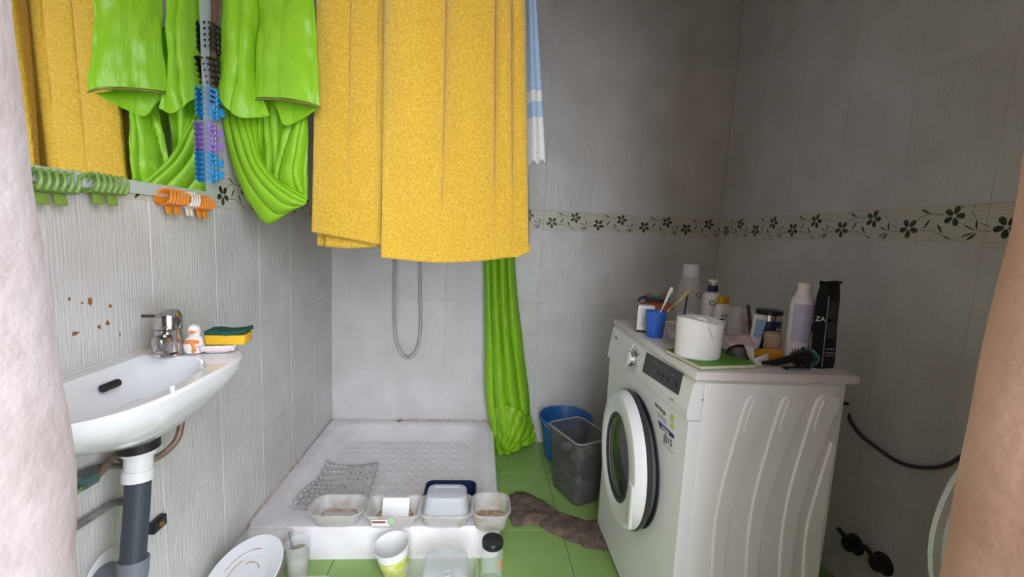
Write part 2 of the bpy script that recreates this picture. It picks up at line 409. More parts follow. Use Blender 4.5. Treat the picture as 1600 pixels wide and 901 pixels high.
# rubber mat lying crumpled in the tray
P4 = [at(446, 796, z=.075), at(503, 727, z=.07), at(592, 726, z=.07), at(566, 800, z=.07)]
def matfn(u, v):
    a = P4[0].lerp(P4[3], u); b = P4[1].lerp(P4[2], u); p = a.lerp(b, v)
    z = .068+.010*sin(v*7+u*3)*(1-u*.6)+.022*max(0, v-.75)*4*abs(u-.45)*1.2
    if u < .12: z += .03*(1-u/.12)**.5*(1-v*.7); p.x += .03*(1-u/.12)
    p.y -= .02*sin(pi*u)*(v > .5)*(v-.5)*2
    return Vector((p.x, p.y, z+.004))
bm = thing('bath_mat', 'grey rubber bath mat with suction cups curled up in the shower tray', 'bath mat', (P4[0]+P4[2])/2*1.0)
bm.location.z = .06
inv = -bm.location
o = solid(MB().grid(matfn, 26, 26).build('mat_sheet', 'mat_grey', bm), .003); o.location = inv
mb = MB()
for i in range(6):
    for j in range(9):
        u, v = .06+.075*i+.02*(j % 2), .05+.9*j/8; p = matfn(u, v)
        mb.lathe([(.010, 0), (.0085, .006), (.004, .0075)], 8, p+Vector((0, 0, .001)), None, False, True)
o = mb.build('suction_cups', 'mat_grey', bm); o.location = inv; o['kind'] = 'stuff'
mb = MB()
for i in range(3):
    for j in range(7):
        p = matfn(.6+.15*i, .08+.85*j/6); mb.lathe([(.004, 0), (.003, .0006)], 6, p+Vector((0, 0, .0016)), None, False, True)
o = mb.build('drain_holes', 'black_rubber', bm); o.location = inv; o['kind'] = 'stuff'

# shower hose on the back wall with its mixer
h = thing('shower_hose', 'looped metal shower hose hanging below the yellow towel on the tiles', 'shower hose', (-.38, YB-.03, 1.1))
p = lambda u, v: at(u, v, y=YB-.035)-h.location
mb = MB(); mb.tube([p(617, 330), p(617, 410), p(616, 480), p(618, 525), p(627, 551), p(638, 558), p(649, 550), p(656, 525), p(657, 480), p(656, 410), p(657, 360)], .0075, 10, 8)
mb.build('hose', 'steel_hose', h)
mb = MB(); mb.tube([p(590, 345), p(690, 345)], .022, 14, 1); mb.lathe([(.03, -.02), (.03, .03)], 14, p(600, 345), RX(pi/2)); mb.lathe([(.03, -.02), (.03, .03)], 14, p(680, 345), RX(pi/2)); mb.build('mixer_body', 'chrome', h)
mb = MB(); mb.tube([p(617, 330), p(640, 160)], .012, 10, 1); mb.lathe([(.012, 0), (.035, .02), (.035, .03)], 14, p(640, 160)+Vector((0, -.02, 0)), RX(pi/2)); mb.build('shower_head', 'chrome', h)

# ================================================================ curtain rod, towels, curtains
RZ0, RY0 = 1.95, 1.386
r = thing('curtain_rod', 'metal shower rail bent round the tray above the towels', 'curtain rail', (0, RY0, RZ0))
mb = MB(); mb.tube([(XL, 0, 0), (.05, 0, 0), (.12, .015, 0), (.135, .08, 0), (.135, YB-RY0, 0)], .009, 10, 8); mb.build('rail', 'rod_metal', r)
for c, m in (((XL+.008, 0, 0), RY(pi/2)), ((.135, YB-RY0-.008, 0), RX(pi/2))): MB().lathe([(.028, -.008), (.028, .008)], 16, c, m).build('flange', 'rod_metal', r)

def over_rod(fn_x, zb, yb_, zback, y0, ysh, nu, nv, name, parent, base, ma='towel_yellow', th=.007, fuzz=.0016):
    """cloth hung over the front rail: bottom hem -> rail -> back hem; ysh(u,z) offsets the front face in depth"""
    def fn(u, t):
        if t < .7:
            z = zb(u)+(RZ0+.012-zb(u))*(t/.7); top = (z-1.1)/.85
            x = fn_x(u, z); y = y0+ysh(u, z)*min(1, (RZ0+.012-z)/.10)
        elif t < .75:
            a = (t-.7)/.05*pi; x = fn_x(u, RZ0); y = y0+.022*(1-cos(a)); z = RZ0+.012+.012*sin(a)
        else:
            k = (t-.75)/.25; z = RZ0+.012+(zback(u)-RZ0-.012)*k; x = fn_x(u, z); y = y0+.044+.004*k*sin(u*9)
        n = fuzz*noise.noise((x*160, y*160, z*160)) if fuzz else 0
        return Vector((x, y+n, z))-base
    return solid(MB().grid(fn, nu, nv).build(name, ma, parent), th, 0)
def pleats(u, edges, amp):
    for a, b in zip(edges[:-1], edges[1:]):
        if a <= u <= b:
            s = (u-a)/(b-a); return -amp*max(0., sin(pi*s))**.25
    return 0
yt = thing('bath_towel', 'large yellow terry towel hanging in folds over the shower rail', 'towel', (-.16, 1.37, 1.08))
base = yt.location.copy()
def xpix(u_top, u_bot, v_bot):     # straight edge between a pixel at the frame's top and one at the hem
    a = at(u_top, 0, y=1.35); b = at(u_bot, v_bot, y=1.35)
    return lambda z: b.x+(a.x-b.x)*(z-b.z)/(a.z-b.z)
eL, eM, eR = xpix(492, 484, 350), xpix(604, 597, 402), xpix(819, 826, 400)
eM2 = xpix(640, 640, 400)
def fx_right(u, z):
    c = max(0, (1.13-z))/.03
    return eM(z)+(eR(z)-eM(z))*u+(.012*min(1, c) if u > .97 else 0)
zR = lambda u: at(600+228*u, 402+8*sin(pi*min(1, u*1.15))-(10*max(0, (u-.93))/.07), y=1.35).z
fa = lambda z: .003+.058*max(0, min(1, (z-1.12)/.75))**.8
over_rod(fx_right, zR, 0, lambda u: 1.16, 1.355, lambda u, z: pleats(u, [0, .44-.06*(1.9-z), .79-.04*(1.9-z), .9-.02*(1.9-z), 1.0], fa(z))+.004*sin(u*17+z*5)-.012*(1-u), 130, 190, 'front_drape', yt, base)
def fx_left(u, z): return eL(z)+(eM2(z)-eL(z))*u
zL = lambda u: at(485+150*u, 362+30*u, y=1.36).z
over_rod(fx_left, zL, 0, lambda u: 1.10-.005*sin(u*6), 1.372, lambda u, z: pleats(u, [0, .36, .66-.05*(1.9-z), 1.0], .3*fa(z))-.004*sin(u*9), 90, 180, 'rear_drape', yt, base)
def uflap(u, v):
    z0 = at(508+90*u, 388-6*abs(u-.4), y=1.39).z; z = z0+(1.45-z0)*v
    return Vector((at(508+95*u, 380, y=1.392).x, 1.394, z))-base
solid(MB().grid(uflap, 30, 30).build('inner_fold', 'towel_yellow', yt), .006)

bt = thing('hand_towel', 'pale blue hand towel with white lace end at the rail corner', 'towel', (.19, 1.44, 1.38))
base = bt.location.copy()
def bfn(v0, v1, nm, ma, zig=0):
    def fn(u, v):
        vv = v0+(v1-v0)*v; k = (vv+75)/330
        ul = 819+2*k; ur = 830+21*k**.8
        p = at(ul+(ur-ul)*u, vv+(zig*sin(u*14) if v > .95 else 0)-6*u*k, y=1.455)
        return Vector((p.x, 1.455-.02*sin(u*pi)+.006*sin(u*11), p.z))-base
    solid(MB().grid(fn, 20, 40).build(nm, ma, bt), .006)
bfn(-72, 146, 'blue_cloth', 'towel_blue'); bfn(146, 164, 'white_band', 'towel_white'); bfn(164, 188, 'lower_blue_band', 'towel_blue'); bfn(188, 258, 'lace_end', 'towel_white', 4)

def pix_sheet(rows, nu, nv, base, fold=(0, 1, 0), crump=.004, seed=0):
    """cloth through a grid of (pixel u, pixel v, depth y) control points"""
    R_ = [[at(a, b, y=c) for a, b, c in row] for row in rows]
    dense = [smooth(r_, 12) for r_ in R_]; m = len(dense[0]); cols = []
    for i in range(m): cols.append(smooth([d[i] for d in dense], 12))
    n = len(cols[0])
    def fn(u, v):
        a = u*(m-1); i = min(int(a), m-2); f = a-i; b = v*(n-1); j = min(int(b), n-2); g = b-j
        p = cols[i][j].lerp(cols[i+1][j], f).lerp(cols[i][j+1].lerp(cols[i+1][j+1], f), g)
        s = abs(sin((u+fold[2]*v)*pi*fold[1])); q = p*9
        d = -fold[0]*(s**.6)+crump*(noise.noise((q.x, q.y+seed, q.z))+.5*noise.noise((q.x*3, q.y*3+seed, q.z*2)))
        return Vector((p.x, p.y+d, p.z))-base
    return MB().grid(fn, nu, nv)
gc = thing('shower_curtain', 'bunched green plastic shower curtain tied up beside the mirror', 'shower curtain', (-.62, 1.37, 1.16))
base = gc.location.copy()
def gsheet(rows, name, nu=50, nv=70, fold=(.012, 3, 0), crump=.01, seed=0, ma='curtain_green'):
    rows = [[(min(a, 482) if c > 1.341 else a, b, c) for a, b, c in r_] for r_ in rows]     # keep clear of the towel's edge
    o = pix_sheet(rows, nu, nv, base, fold, crump, seed).build(name, ma, gc); return solid(o, .0012)
T = -72
gsheet([[(343, T, 1.37), (362, T, 1.36), (385, T, 1.36), (408, T, 1.37)], [(350, 30, 1.36), (366, 30, 1.335), (388, 30, 1.34), (406, 30, 1.36)], [(345, 110, 1.36), (364, 115, 1.325), (385, 112, 1.33), (404, 115, 1.36)], [(344, 148, 1.355), (357, 170, 1.32), (382, 186, 1.325), (424, 182, 1.36)]], 'gathered_flap', fold=(.014, 2, .1), seed=3)
gsheet([[(400, T, 1.35), (430, T, 1.34), (462, T, 1.335), (488, T, 1.35)], [(404, 20, 1.345), (430, 20, 1.33), (465, 20, 1.325), (493, 20, 1.335)], [(402, 100, 1.345), (428, 90, 1.32), (465, 95, 1.315), (497, 90, 1.33)], [(398, 153, 1.34), (430, 152, 1.315), (470, 158, 1.31), (502, 167, 1.32)]], 'hemmed_flap', fold=(.006, 2, .15), crump=.012, seed=8)
gsheet([[(420, 60, 1.39), (445, 60, 1.385), (470, 60, 1.38), (494, 60, 1.38)], [(425, 150, 1.375), (445, 150, 1.37), (470, 150, 1.365), (498, 150, 1.36)], [(436, 176, 1.365), (444, 195, 1.35), (470, 188, 1.345), (500, 170, 1.33)]], 'flap_lining', fold=(.004, 2, 0), seed=5)
gsheet([[(398, 154, 1.336), (430, 153, 1.311), (470, 159, 1.306), (502, 168, 1.316)], [(398, 157, 1.336), (430, 156, 1.310), (470, 162, 1.305), (502, 171, 1.315)]], 'dirty_hem', 40, 4, (.006, 2, .15), .012, 8, 'hem_brown')
gsheet([[(345, 60, 1.40), (365, 60, 1.40), (385, 60, 1.40), (405, 60, 1.40), (420, 60, 1.40)], [(347, 160, 1.40), (362, 162, 1.39), (380, 170, 1.385), (398, 175, 1.39), (412, 178, 1.40)], [(356, 225, 1.40), (372, 222, 1.38), (390, 218, 1.37), (402, 215, 1.38), (412, 215, 1.40)], [(370, 275, 1.40), (388, 266, 1.37), (402, 256, 1.355), (412, 250, 1.365), (414, 272, 1.39)], [(392, 320, 1.395), (412, 302, 1.36), (428, 288, 1.345), (437, 282, 1.36), (436, 284, 1.39)], [(418, 350, 1.39), (440, 326, 1.36), (455, 308, 1.35), (460, 296, 1.365), (458, 292, 1.39)], [(455, 330, 1.39), (470, 324, 1.37), (480, 318, 1.365), (488, 308, 1.375), (490, 300, 1.39)]], 'tied_swag', 90, 110, (.010, 6, 0), .004, 2)
gsheet([[(448, 120, 1.40), (470, 120, 1.39), (494, 120, 1.385)], [(450, 180, 1.40), (470, 178, 1.375), (494, 176, 1.38)], [(438, 230, 1.39), (462, 226, 1.36), (490, 225, 1.375)], [(430, 276, 1.38), (460, 268, 1.35), (490, 265, 1.375)], [(445, 300, 1.385), (470, 300, 1.36), (490, 312, 1.38)]], 'right_fall', 50, 70, (.010, 3, .3), .012, 9)
gsheet([[(395, 60, 1.42), (420, 60, 1.42), (455, 60, 1.42)], [(397, 170, 1.42), (420, 170, 1.42), (452, 170, 1.42)], [(404, 230, 1.42), (425, 230, 1.42), (447, 230, 1.42)], [(408, 290, 1.41), (425, 295, 1.41), (450, 300, 1.41)]], 'back_fall', 40, 40, (.012, 4, 0), .004, 4)

lc = thing('shower_curtain', 'long green plastic curtain hanging to the floor beside the shower tray', 'shower curtain', (.2, 2.24, 0))
base = lc.location.copy()
rows = [[(748, 150, 2.28), (765, 150, 2.24), (785, 150, 2.24), (800, 150, 2.29)], [(756, 410, 2.28), (770, 410, 2.23), (788, 410, 2.23), (805, 410, 2.29)], [(757, 520, 2.28), (775, 520, 2.22), (795, 520, 2.23), (815, 520, 2.29)], [(758, 610, 2.27), (780, 610, 2.20), (806, 610, 2.22), (826, 612, 2.29)], [(766, 665, 2.26), (787, 665, 2.18), (815, 665, 2.20), (829, 655, 2.29)], [(776, 702, 2.23), (793, 706, 2.20), (815, 696, 2.22), (838, 684, 2.30)]]
o = solid(pix_sheet(rows, 70, 140, base, (.034, 4, .05), .010, 6).build('hanging_sheet', 'curtain_green', lc), .0012)
rows = [[(764, 640, 2.25), (787, 630, 2.17), (812, 640, 2.18), (830, 650, 2.28)], [(770, 680, 2.24), (792, 684, 2.16), (815, 680, 2.18), (836, 676, 2.28)], [(777, 707, 2.22), (793, 709, 2.18), (815, 698, 2.21), (839, 686, 2.30)]]
solid(pix_sheet(rows, 50, 30, base, (.016, 6, .6), .03, 12).build('crumpled_foot', 'curtain_green', lc), .0012)

# ================================================================ mirror and hair clips
mz0, my1 = 1.213, 1.338
mir = thing('wall_mirror', 'frameless wall mirror with frosted edge above the wash basin', 'mirror', (XL, 1.0, mz0))
b = lambda y0, y1, z0, z1, x0, x1: MB().box((((x0+x1)/2), (y0+y1)/2-1.0, (z0+z1)/2-mz0), (x1-x0, y1-y0, z1-z0))
b(.55, my1-.043, mz0+.028, 1.98, .003, .0095).build('mirror_glass', 'mirror', mir, False)
b(.55, my1, mz0, 1.98, .001, .0085).build('frosted_edge', 'mirror_band', mir, False)

def claw_clip(label, ma, loc, rot, L=.08, n=6, group='hair clips on the mirror edge', dark=False):
    t = thing('hair_clip', label, 'hair clip', loc, 0, group); t.rotation_euler = rot
    for s in (-1, 1):
        mb = MB()
        arc = [(s*.002, .014), (s*.010, .012), (s*.0165, .005), (s*.018, -.003)]
        mb.loft([[V((x, y, z)), V((x, y*.84, z-.0025))] for y, z in arc for x in ()] or [[V((-L/2, y, z)), V((L/2, y, z)), V((L/2, y*.85, z-.002)), V((-L/2, y*.85, z-.002))] for y, z in arc])
        for k in range(n):          # curved teeth below the shell
            x = -L/2+L*(k+.5)/n
            mb.tube([(x, s*.0165, .002), (x+.001, s*.0165, -.008), (x+.003, s*.012, -.018), (x+.005, s*.004, -.026)], lambda q: L/n*.34*(1-.55*q), 6, 3)
        for gx in (-L*.20, L*.20): mb.box((gx, s*.013, .021), (L*.28, .004, .022), .0018, RX(-s*.6))
        mb.build('jaw', ma, t)
    mb = MB(); mb.tube([(-.012, 0, .012), (.012, 0, .012)], .0045, 8, 1); mb.build('spring', 'silver', t)
    return t
def on_edge(u, v, dx=.018): return at(u, v, x=XL+dx)
V = Vector
CLIP_SIDE = Matrix(((0, 1, 0), (0, 0, 1), (1, 0, 0))).to_euler(); CLIP_SIDE2 = (RX(.35) @ Matrix(((0, 1, 0), (0, 0, 1), (1, 0, 0)))).to_euler()
claw_clip('upper black hair clip on the mirror side edge', 'black_plastic', on_edge(332, 62), CLIP_SIDE, .075, 5)
claw_clip('lower black hair clip above the blue ones on the mirror edge', 'black_plastic', on_edge(332, 112), CLIP_SIDE2, .075, 5)
claw_clip('upper blue hair clip on the mirror side edge, above the purple one', 'clip_blue', on_edge(330, 163), CLIP_SIDE, .082, 6)
claw_clip('purple hair clip on the mirror side edge', 'clip_purple', on_edge(328, 216), CLIP_SIDE, .082, 6)
claw_clip('lowest blue hair clip, under the purple one on the mirror edge', 'clip_blue', on_edge(329, 262), CLIP_SIDE, .080, 6)
for u, v, lab, ma, L in ((76, 288, 'pale green hair clip nearest the door on the mirror bottom edge', 'clip_green', .085), (161, 292, 'pale green hair clip left of the orange clips', 'clip_green', .085), (268, 312, 'orange hair clip left of the white one', 'clip_orange', .072), (294, 316, 'small white hair clip between two orange clips', 'clip_white', .04), (314, 320, 'orange hair clip at the lower corner of the mirror', 'clip_orange', .06)):
    claw_clip(lab, ma, on_edge(u, v, .020), (pi+.45, 0, pi/2), L, 6 if L > .05 else 4)
hp = thing('hair_braid', 'brown braided hair cord hanging down the mirror side edge', 'hair cord', on_edge(330, 140, .016))
for k in range(3):
    pts = []
    for i in range(26):
        q = on_edge(336-8*i/25, -75+235*i/25, .014)-hp.location; a = i*1.25+k*2*pi/3; rr = .007*(1-.5*i/25)
        pts.append(q+V((.5*rr*cos(a)+.006, rr*sin(a), 0)))
    MB().tube(pts, lambda q: .0075*(1-.65*q), 6, 3).build('strand', 'cord_brown', hp)

# ================================================================ wash basin
BC = V((XL, .875, .855))
wbn = thing('wash_basin', 'small white ceramic wash basin on the left wall', 'wash basin', (XL, .875, .70))
def basin_loop(w, dpt, z, x0=0.0, yo=0.0, n=40, pw=3.4):
    """D-shaped loop: flat along the wall, bulging into the room"""
    out = []
    for i in range(n):
        a = -pi/2+pi*i/(n-1); cy_ = sin(a); cx_ = max(0, cos(a))
        out.append(V((x0+dpt*(cx_**(2/pw)), yo+w/2*(abs(cy_)**(2/pw))*(1 if cy_ > 0 else -1), z)))
    out += [V((x0, yo+w/2*(1-2*(k+1)/9), z)) for k in range(8)]
    return out
ZT = .155
mb = MB()
mb.loft([basin_loop(.10, .10, .038, .05), basin_loop(.22, .16, .048, .02), basin_loop(.36, .205, .075, 0), basin_loop(.47, .233, .108, 0), basin_loop(.51, .244, .132, 0), basin_loop(.52, .246, .149, 0), basin_loop(.51, .241, ZT, 0),
         basin_loop(.375, .188, ZT, .030, -.050), basin_loop(.36, .180, ZT-.006, .034, -.050), basin_loop(.30, .150, ZT-.045, .044, -.045), basin_loop(.20, .11, ZT-.078, .056, -.02), basin_loop(.05, .05, ZT-.086, .085)], True, True)
bo = mb.build('bowl', 'ceramic', wbn)
mb = MB(); p0 = at(170, 602, x=XL+.052)-wbn.location
mb.tube([p0+V((.003, -.018, 0)), p0+V((.003, .018, 0))], .008, 10, 1); mb.build('overflow_slot', 'black_rubber', wbn)
mb = MB(); mb.lathe([(.022, 0), (.018, .003), (.002, .004)], 16, (.105, 0, ZT-.085)); mb.build('plughole', 'chrome', wbn)
mb = MB(); mb.tube([(.002, -.25, ZT+.001), (.002, .0, ZT+.002), (.002, .25, ZT+.001)], .0025, 6, 4); mb.build('sealant_bead', 'grout', wbn)

fp = at(265, 552, z=.857)
fa_ = thing('basin_tap', 'chrome lever mixer tap on the far end of the wash basin', 'tap', fp, .35)
mb = MB(); mb.lathe([(.031, 0), (.031, .004), (.027, .008), (.026, .055), (.027, .058)], 24); mb.build('tap_body', 'chrome', fa_)
mb = MB(); mb.lathe([(.0275, .060), (.028, .064), (.027, .088), (.022, .097), (.010, .101)], 24); cap = mb.build('cartridge_cap', 'chrome', fa_)
mb = MB(); mb.loft([[V((x, y+0, z+zz)) for x, zz in ((-w, -th), (w, -th), (w, th), (-w, th))] for y, z, w, th in ((.012, .085, .020, .014), (-.02, .096, .019, .010), (-.06, .104, .014, .005), (-.125, .110, .011, .003))]); mb.build('lever', 'chrome', fa_)
mb = MB(); mb.tube([(0, -.01, .035), (0, -.035, .040), (0, -.058, .040)], .014, 12, 5); mb.build('spout', 'chrome', fa_)
mb = MB(); mb.lathe([(.0145, -.012), (.0155, -.008), (.0155, .012), (.010, .016)], 16, (0, -.058, .036)); mb.build('aerator', 'chrome', fa_)

sd = thing('soap_dish', 'ceramic duck soap dish with orange bow on the basin corner', 'soap dish', at(322, 549, z=.857), .25)
mb = MB(); mb.lathe([(.006, 0), (.020, .001), (.023, .018), (.016, .034), (.011, .040)], 18, (-.022, 0, 0)); mb.build('duck_body', 'ceramic_cream', sd)
mb = MB(); mb.lathe([(.004, .036), (.012, .040), (.0145, .050), (.011, .061), (.003, .066)], 16, (-.022, 0, 0)); mb.build('duck_head', 'ceramic_cream', sd)
mb = MB(); mb.loft([[V((-.022+x*k, -.010-.013*j, .050+z*k)) for x, z in ((-.010, 0), (0, .0035), (.010, 0), (0, -.004))] for j, k in ((0, 1), (.6, .9), (1, .4))]); mb.build('beak', 'ceramic_orange', sd)
mb = MB(); mb.tube([(-.035, -.014, .026), (-.022, -.022, .030), (-.010, -.014, .026)], .004, 8, 5); mb.tube([(-.022, -.022, .030), (-.014, -.026, .016), (-.018, -.024, .006)], .0035, 8, 5); mb.build('bow', 'ceramic_orange', sd)
mb = MB(); mb.loft([[V((.026+x, y, z)) for x, y in rrect(w, d, .014, 6)] for w, d, z in ((.055, .030, 0), (.072, .044, .006), (.082, .052, .019), (.076, .046, .019), (.064, .036, .007), (.05, .02, .005))]); mb.build('dish', 'ceramic_cream', sd)
for k in range(6): MB().lathe([(.004, 0), (.003, .0015)], 8, (.0+.012*k, -.0245, .010), RX(pi/2)).build('painted_flower', 'ceramic_pink', sd)
sp = thing('sponge', 'yellow kitchen sponge with dark green scourer on the soap dish', 'sponge', at(358, 534, z=.8775), .12)
mb = MB(); mb.loft([[V((x, y+.0, z)) for x, y in rrect(w, .05, .006, 4)] for w, z in ((.082, .0), (.086, .003), (.085, .012), (.086, .019), (.085, .0215))]); mb.build('foam', 'sponge_yellow', sp)
mb = MB(); mb.grid(lambda u, v: V((-.042+.085*u, -.025+.05*v, .031+.0015*sin(u*9)+.005*max(0, u-.86)*7)), 24, 10); o = solid(mb.build('scourer', 'sponge_green', sp), .009, -1)

# waste pipe and supply hoses under the basin
wp = thing('waste_pipe', 'dark waste pipe with white coupling below the wash basin', 'pipe', (-.66, .89, .35))
Q = lambda u, v, x=-.665: at(u, v, x=x)-wp.location
a, b_, c_ = Q(217, 668), Q(219, 688), Q(219, 702)
def ring(mb, p, q, r, n=20): mb.tube([p, q], r, n, 1)
mb = MB(); ring(mb, Q(214, 664), Q(217, 690), .030); mb.build('outlet_neck', 'ceramic_cream', wp)
mb = MB(); ring(mb, Q(216, 686), Q(217, 699), .036); mb.build('rubber_washer', 'black_rubber', wp)
mb = MB(); ring(mb, Q(217, 699), Q(217, 708), .029); ring(mb, Q(217, 708), Q(216, 736), .024); ring(mb, Q(216, 732), Q(215, 749), .0265); mb.build('coupling', 'white_plastic', wp)
mb = MB(); mb.tube([Q(216, 742), Q(214, 790), Q(210, 840), Q(207, 885)], .0215, 20, 8); mb.build('flexible_pipe', 'pipe_dark', wp)
mb = MB(); mb.tube([Q(209, 872), Q(206, 900), Q(196, 920), Q(178, 915, -.70), Q(165, 898, -.765)], .026, 18, 8); mb.build('elbow', 'pipe_grey', wp)
mb = MB(); mb.lathe([(.055, 0), (.05, .006), (.028, .012)], 24, Q(166, 898, XL+.002), RY(pi/2)); mb.build('wall_rosette', 'white_plastic', wp)
sh = thing('supply_hose', 'brown braided supply hose curving under the wash basin to its valve', 'hose', (-.72, .95, .6))
Q = lambda u, v, x=-.72: at(u, v, x=x)-sh.location
mb = MB(); mb.tube([Q(283, 630, -.70), Q(284, 655, -.70), Q(277, 685, -.70), Q(258, 706, -.71), Q(236, 718), Q(205, 722, -.74), Q(180, 712, -.745), Q(160, 735, -.74), Q(142, 750, -.74)], .0075, 10, 8); mb.build('braided_hose', 'copper_hose', sh)
mb = MB(); mb.tube([Q(147, 745, -.74), Q(126, 757, -.74)], .013, 8, 1); mb.build('valve_nut', 'valve', sh)
mb = MB(); mb.tube([Q(126, 757, -.74), Q(112, 772, -.75)], .009, 8, 1); mb.build('valve_stem', 'chrome', sh)
for lab, pts, r_ in (('grey hose running behind the white waste coupling', [(200, 728, -.755), (170, 728, -.76), (140, 733, -.762), (100, 752, -.764)], .006), ('lower grey hose bending behind the dark waste pipe', [(205, 783, -.755), (180, 785, -.76), (150, 803, -.762), (100, 834, -.764)], .008)):
    o = MB().tube([at(u, v, x=x) for u, v, x in pts], r_, 8, 6).build('supply_hose', 'grey_hose'); tag(o, lab, 'hose')
bk = thing('pipe_bracket', 'small rusty black bracket on the tiles beside the waste pipe', 'bracket', at(241, 818, x=XL))
MB().box((.008, 0, 0), (.016, .045, .030), .003).build('plate', 'black_plastic', bk); MB().lathe([(.006, .016), (.005, .021)], 8, (0, 0, 0), RY(pi/2)).build('screw', 'rust', bk)

# ================================================================ washing machine
X0, X1, Y0, Y1, ZM = .515, .905, .975, 1.615, .838
wm = thing('washing_machine', 'white front loading washing machine with ribbed side panel', 'washing machine', ((X0+X1)/2, (Y0+Y1)/2, 0))
base = wm.location.copy()
def W(p): return V(p)-base
mb = MB(); mb.loft([[W((x, y, z)) for x, y in ((X0+i, Y0+i), (X1-i, Y0+i), (X1-i, Y1-i), (X0+i, Y1-i))] for z, i in ((.02, .004), (.024, 0), (.735, 0))]); mb.build('body', 'machine_white', wm, False)
mb = MB(); mb.loft([[W((x, y, z)) for x, y in ((a, Y0), (X0+.030, Y0), (X0+.030, Y1), (a, Y1))] for z, a in ((.737, X0-.004), (.76, X0-.006), (ZM-.012, X0+.004), (ZM, X0+.012))]); cp = mb.build('control_panel', 'machine_white', wm, False)
mb = MB(); mb.box(W(((X0+.031+X1)/2, (Y0+Y1)/2, (.735+ZM)/2)), (X1-X0-.031, Y1-Y0, ZM-.735)); mb.build('top_frame', 'machine_white', wm, False)
mb = MB(); mb.box(W(((X0+.034+X1-.002)/2, Y0-.001, .431)), (X1-X0-.036, .004, .80), .0015); mb.build('side_panel', 'machine_white', wm)
mb = MB(); mb.box(W(((X0+.93)/2+.002, (Y0+Y1)/2-.004, ZM+.011)), (.93-X0, Y1-Y0+.014, .022), .004); mb.build('worktop', 'worktop', wm)
for x in (X0+.05, X1-.05):
    for y in (Y0+.05, Y1-.05): MB().lathe([(.02, 0), (.02, .012), (.012, .014), (.012, .022)], 12, W((x, y, 0))).build('foot', 'black_rubber', wm)
FX, RT, UP = (-1, 0, 0), (0, -1, 0), (0, 0, 1)
# panel slope: outward normal tilted a little upwards
def onp(u, v): return at(u, v, x=X0-.0035)
def pp(u, v, off=.0015):
    p = at(u, v, x=X0); p = at(u, v, x=X0-.006+max(0, (p.z-.76))/.066*.010); return W(p)+V((-off, 0, 0))
sl = V((.15, 0, 1)).normalized()
def quad(name, px, ma, par, th=.0015, off=0.0):
    P = [pp(*q, off=off) for q in px]; o_ = MB(); n = V((-1, 0, .15)).normalized()
    o_.loft([P, [p+n*th for p in P]]); return o_.build(name, ma, par, False)
quad('display_window', [(1011, 550), (1068, 584), (1060, 617), (1004, 580)], 'display', cp, .002, -.0005)
dr = quad('detergent_drawer', [(959, 516), (991, 537), (977, 574), (950, 556)], 'machine_white', cp, .004, -.001)
mb = MB(); kc = pp(991, 561, 0); mk = V((-1, 0, .15)).normalized().to_track_quat('Z', 'Y').to_matrix()
mb.lathe([(.030, 0), (.030, .004), (.025, .006), (.024, .020)], 28, kc, mk); kn = mb.build('dial', 'silver', cp)
mb = MB(); mb.lathe([(.022, .018), (.022, .0215), (.019, .023)], 28, kc, mk); mb.build('dial_cap', 'machine_white', cp)
for k in range(12):
    a = k*2*pi/12+.2; p = kc+mk @ V((.038*cos(a), .038*sin(a), .0005))
    MB().box(p, (.001, .012, .0022)).build('dial_mark', 'ink_grey', cp, False)
text('VISIA', .013, 'ink', cp, pp(966, 528, .008), RT, sl)
for i, (u, v) in enumerate(((1029, 581), (1036, 585), (1043, 590), (1056, 598))):
    p = pp(u, v, .0025); MB().box(p, (.001, .016, .004)).build('display_icon', 'black_plastic', cp, False)
    MB().box(p+V((-.0005, -.006, -.008)), (.001, .004, .014)).build('display_icon', 'black_plastic', cp, False)
    MB().box(pp(u-2, v-12, .0025), (.001, .010, .0016)).build('display_icon', 'ink_grey', cp, False)
MB().box(pp(1024, 566, .0025), (.001, .03, .0014)).build('display_icon', 'ink_grey', cp, False)
text('L  1000', .009, 'ink_grey', cp, pp(1050, 623, .003), RT, sl)
lb = [p_ for p_ in ()]
def fpn(u, v, off=.001): return W(at(u, v, x=X0))+V((-off, 0, 0))
text('Anti Alergia', .016, 'ink', wm, fpn(1032, 638), RT, UP, sx=.95)
for k, (u, v) in enumerate(((1034, 650), (1035, 655))): MB().box(fpn(u, v), (.0008, .06, .0016)).build('label_line', 'ink_grey', wm, False)
mb = MB(); mb.loft([[fpn(u, v, o_) for u, v in ((1028.5, 656), (1053, 679), (1054, 685), (1050, 683), (1032, 668))] for o_ in (.0005, .0015)]); mb.build('blue_label', 'ink_blue', wm, False)
for u, v in ((1036, 667.5), (1039, 670.2), (1042, 673), (1045, 675.8)): MB().box(fpn(u, v, .0020), (.0006, .007, .006)).build('label_print', 'ink_white', wm, False)
for u, v, r_ in ((1050.5, 653, .011), (1051, 666, .008)): MB().lathe([(r_, 0), (r_*.8, .001)], 12, fpn(u, v, .0005), RY(-pi/2)).build('leaf_mark', 'ink_lime', wm)
MB().lathe([(.013, 0), (.012, .0008)], 16, fpn(1040, 685, .0004), RY(-pi/2)).build('stamp_mark', 'ink_grey', wm)
text('15', .028, 'ink', wm, fpn(1047, 691), RT, UP)
MB().box(fpn(1043, 698), (.0008, .07, .0012)).build('label_line', 'ink_grey', wm, False)
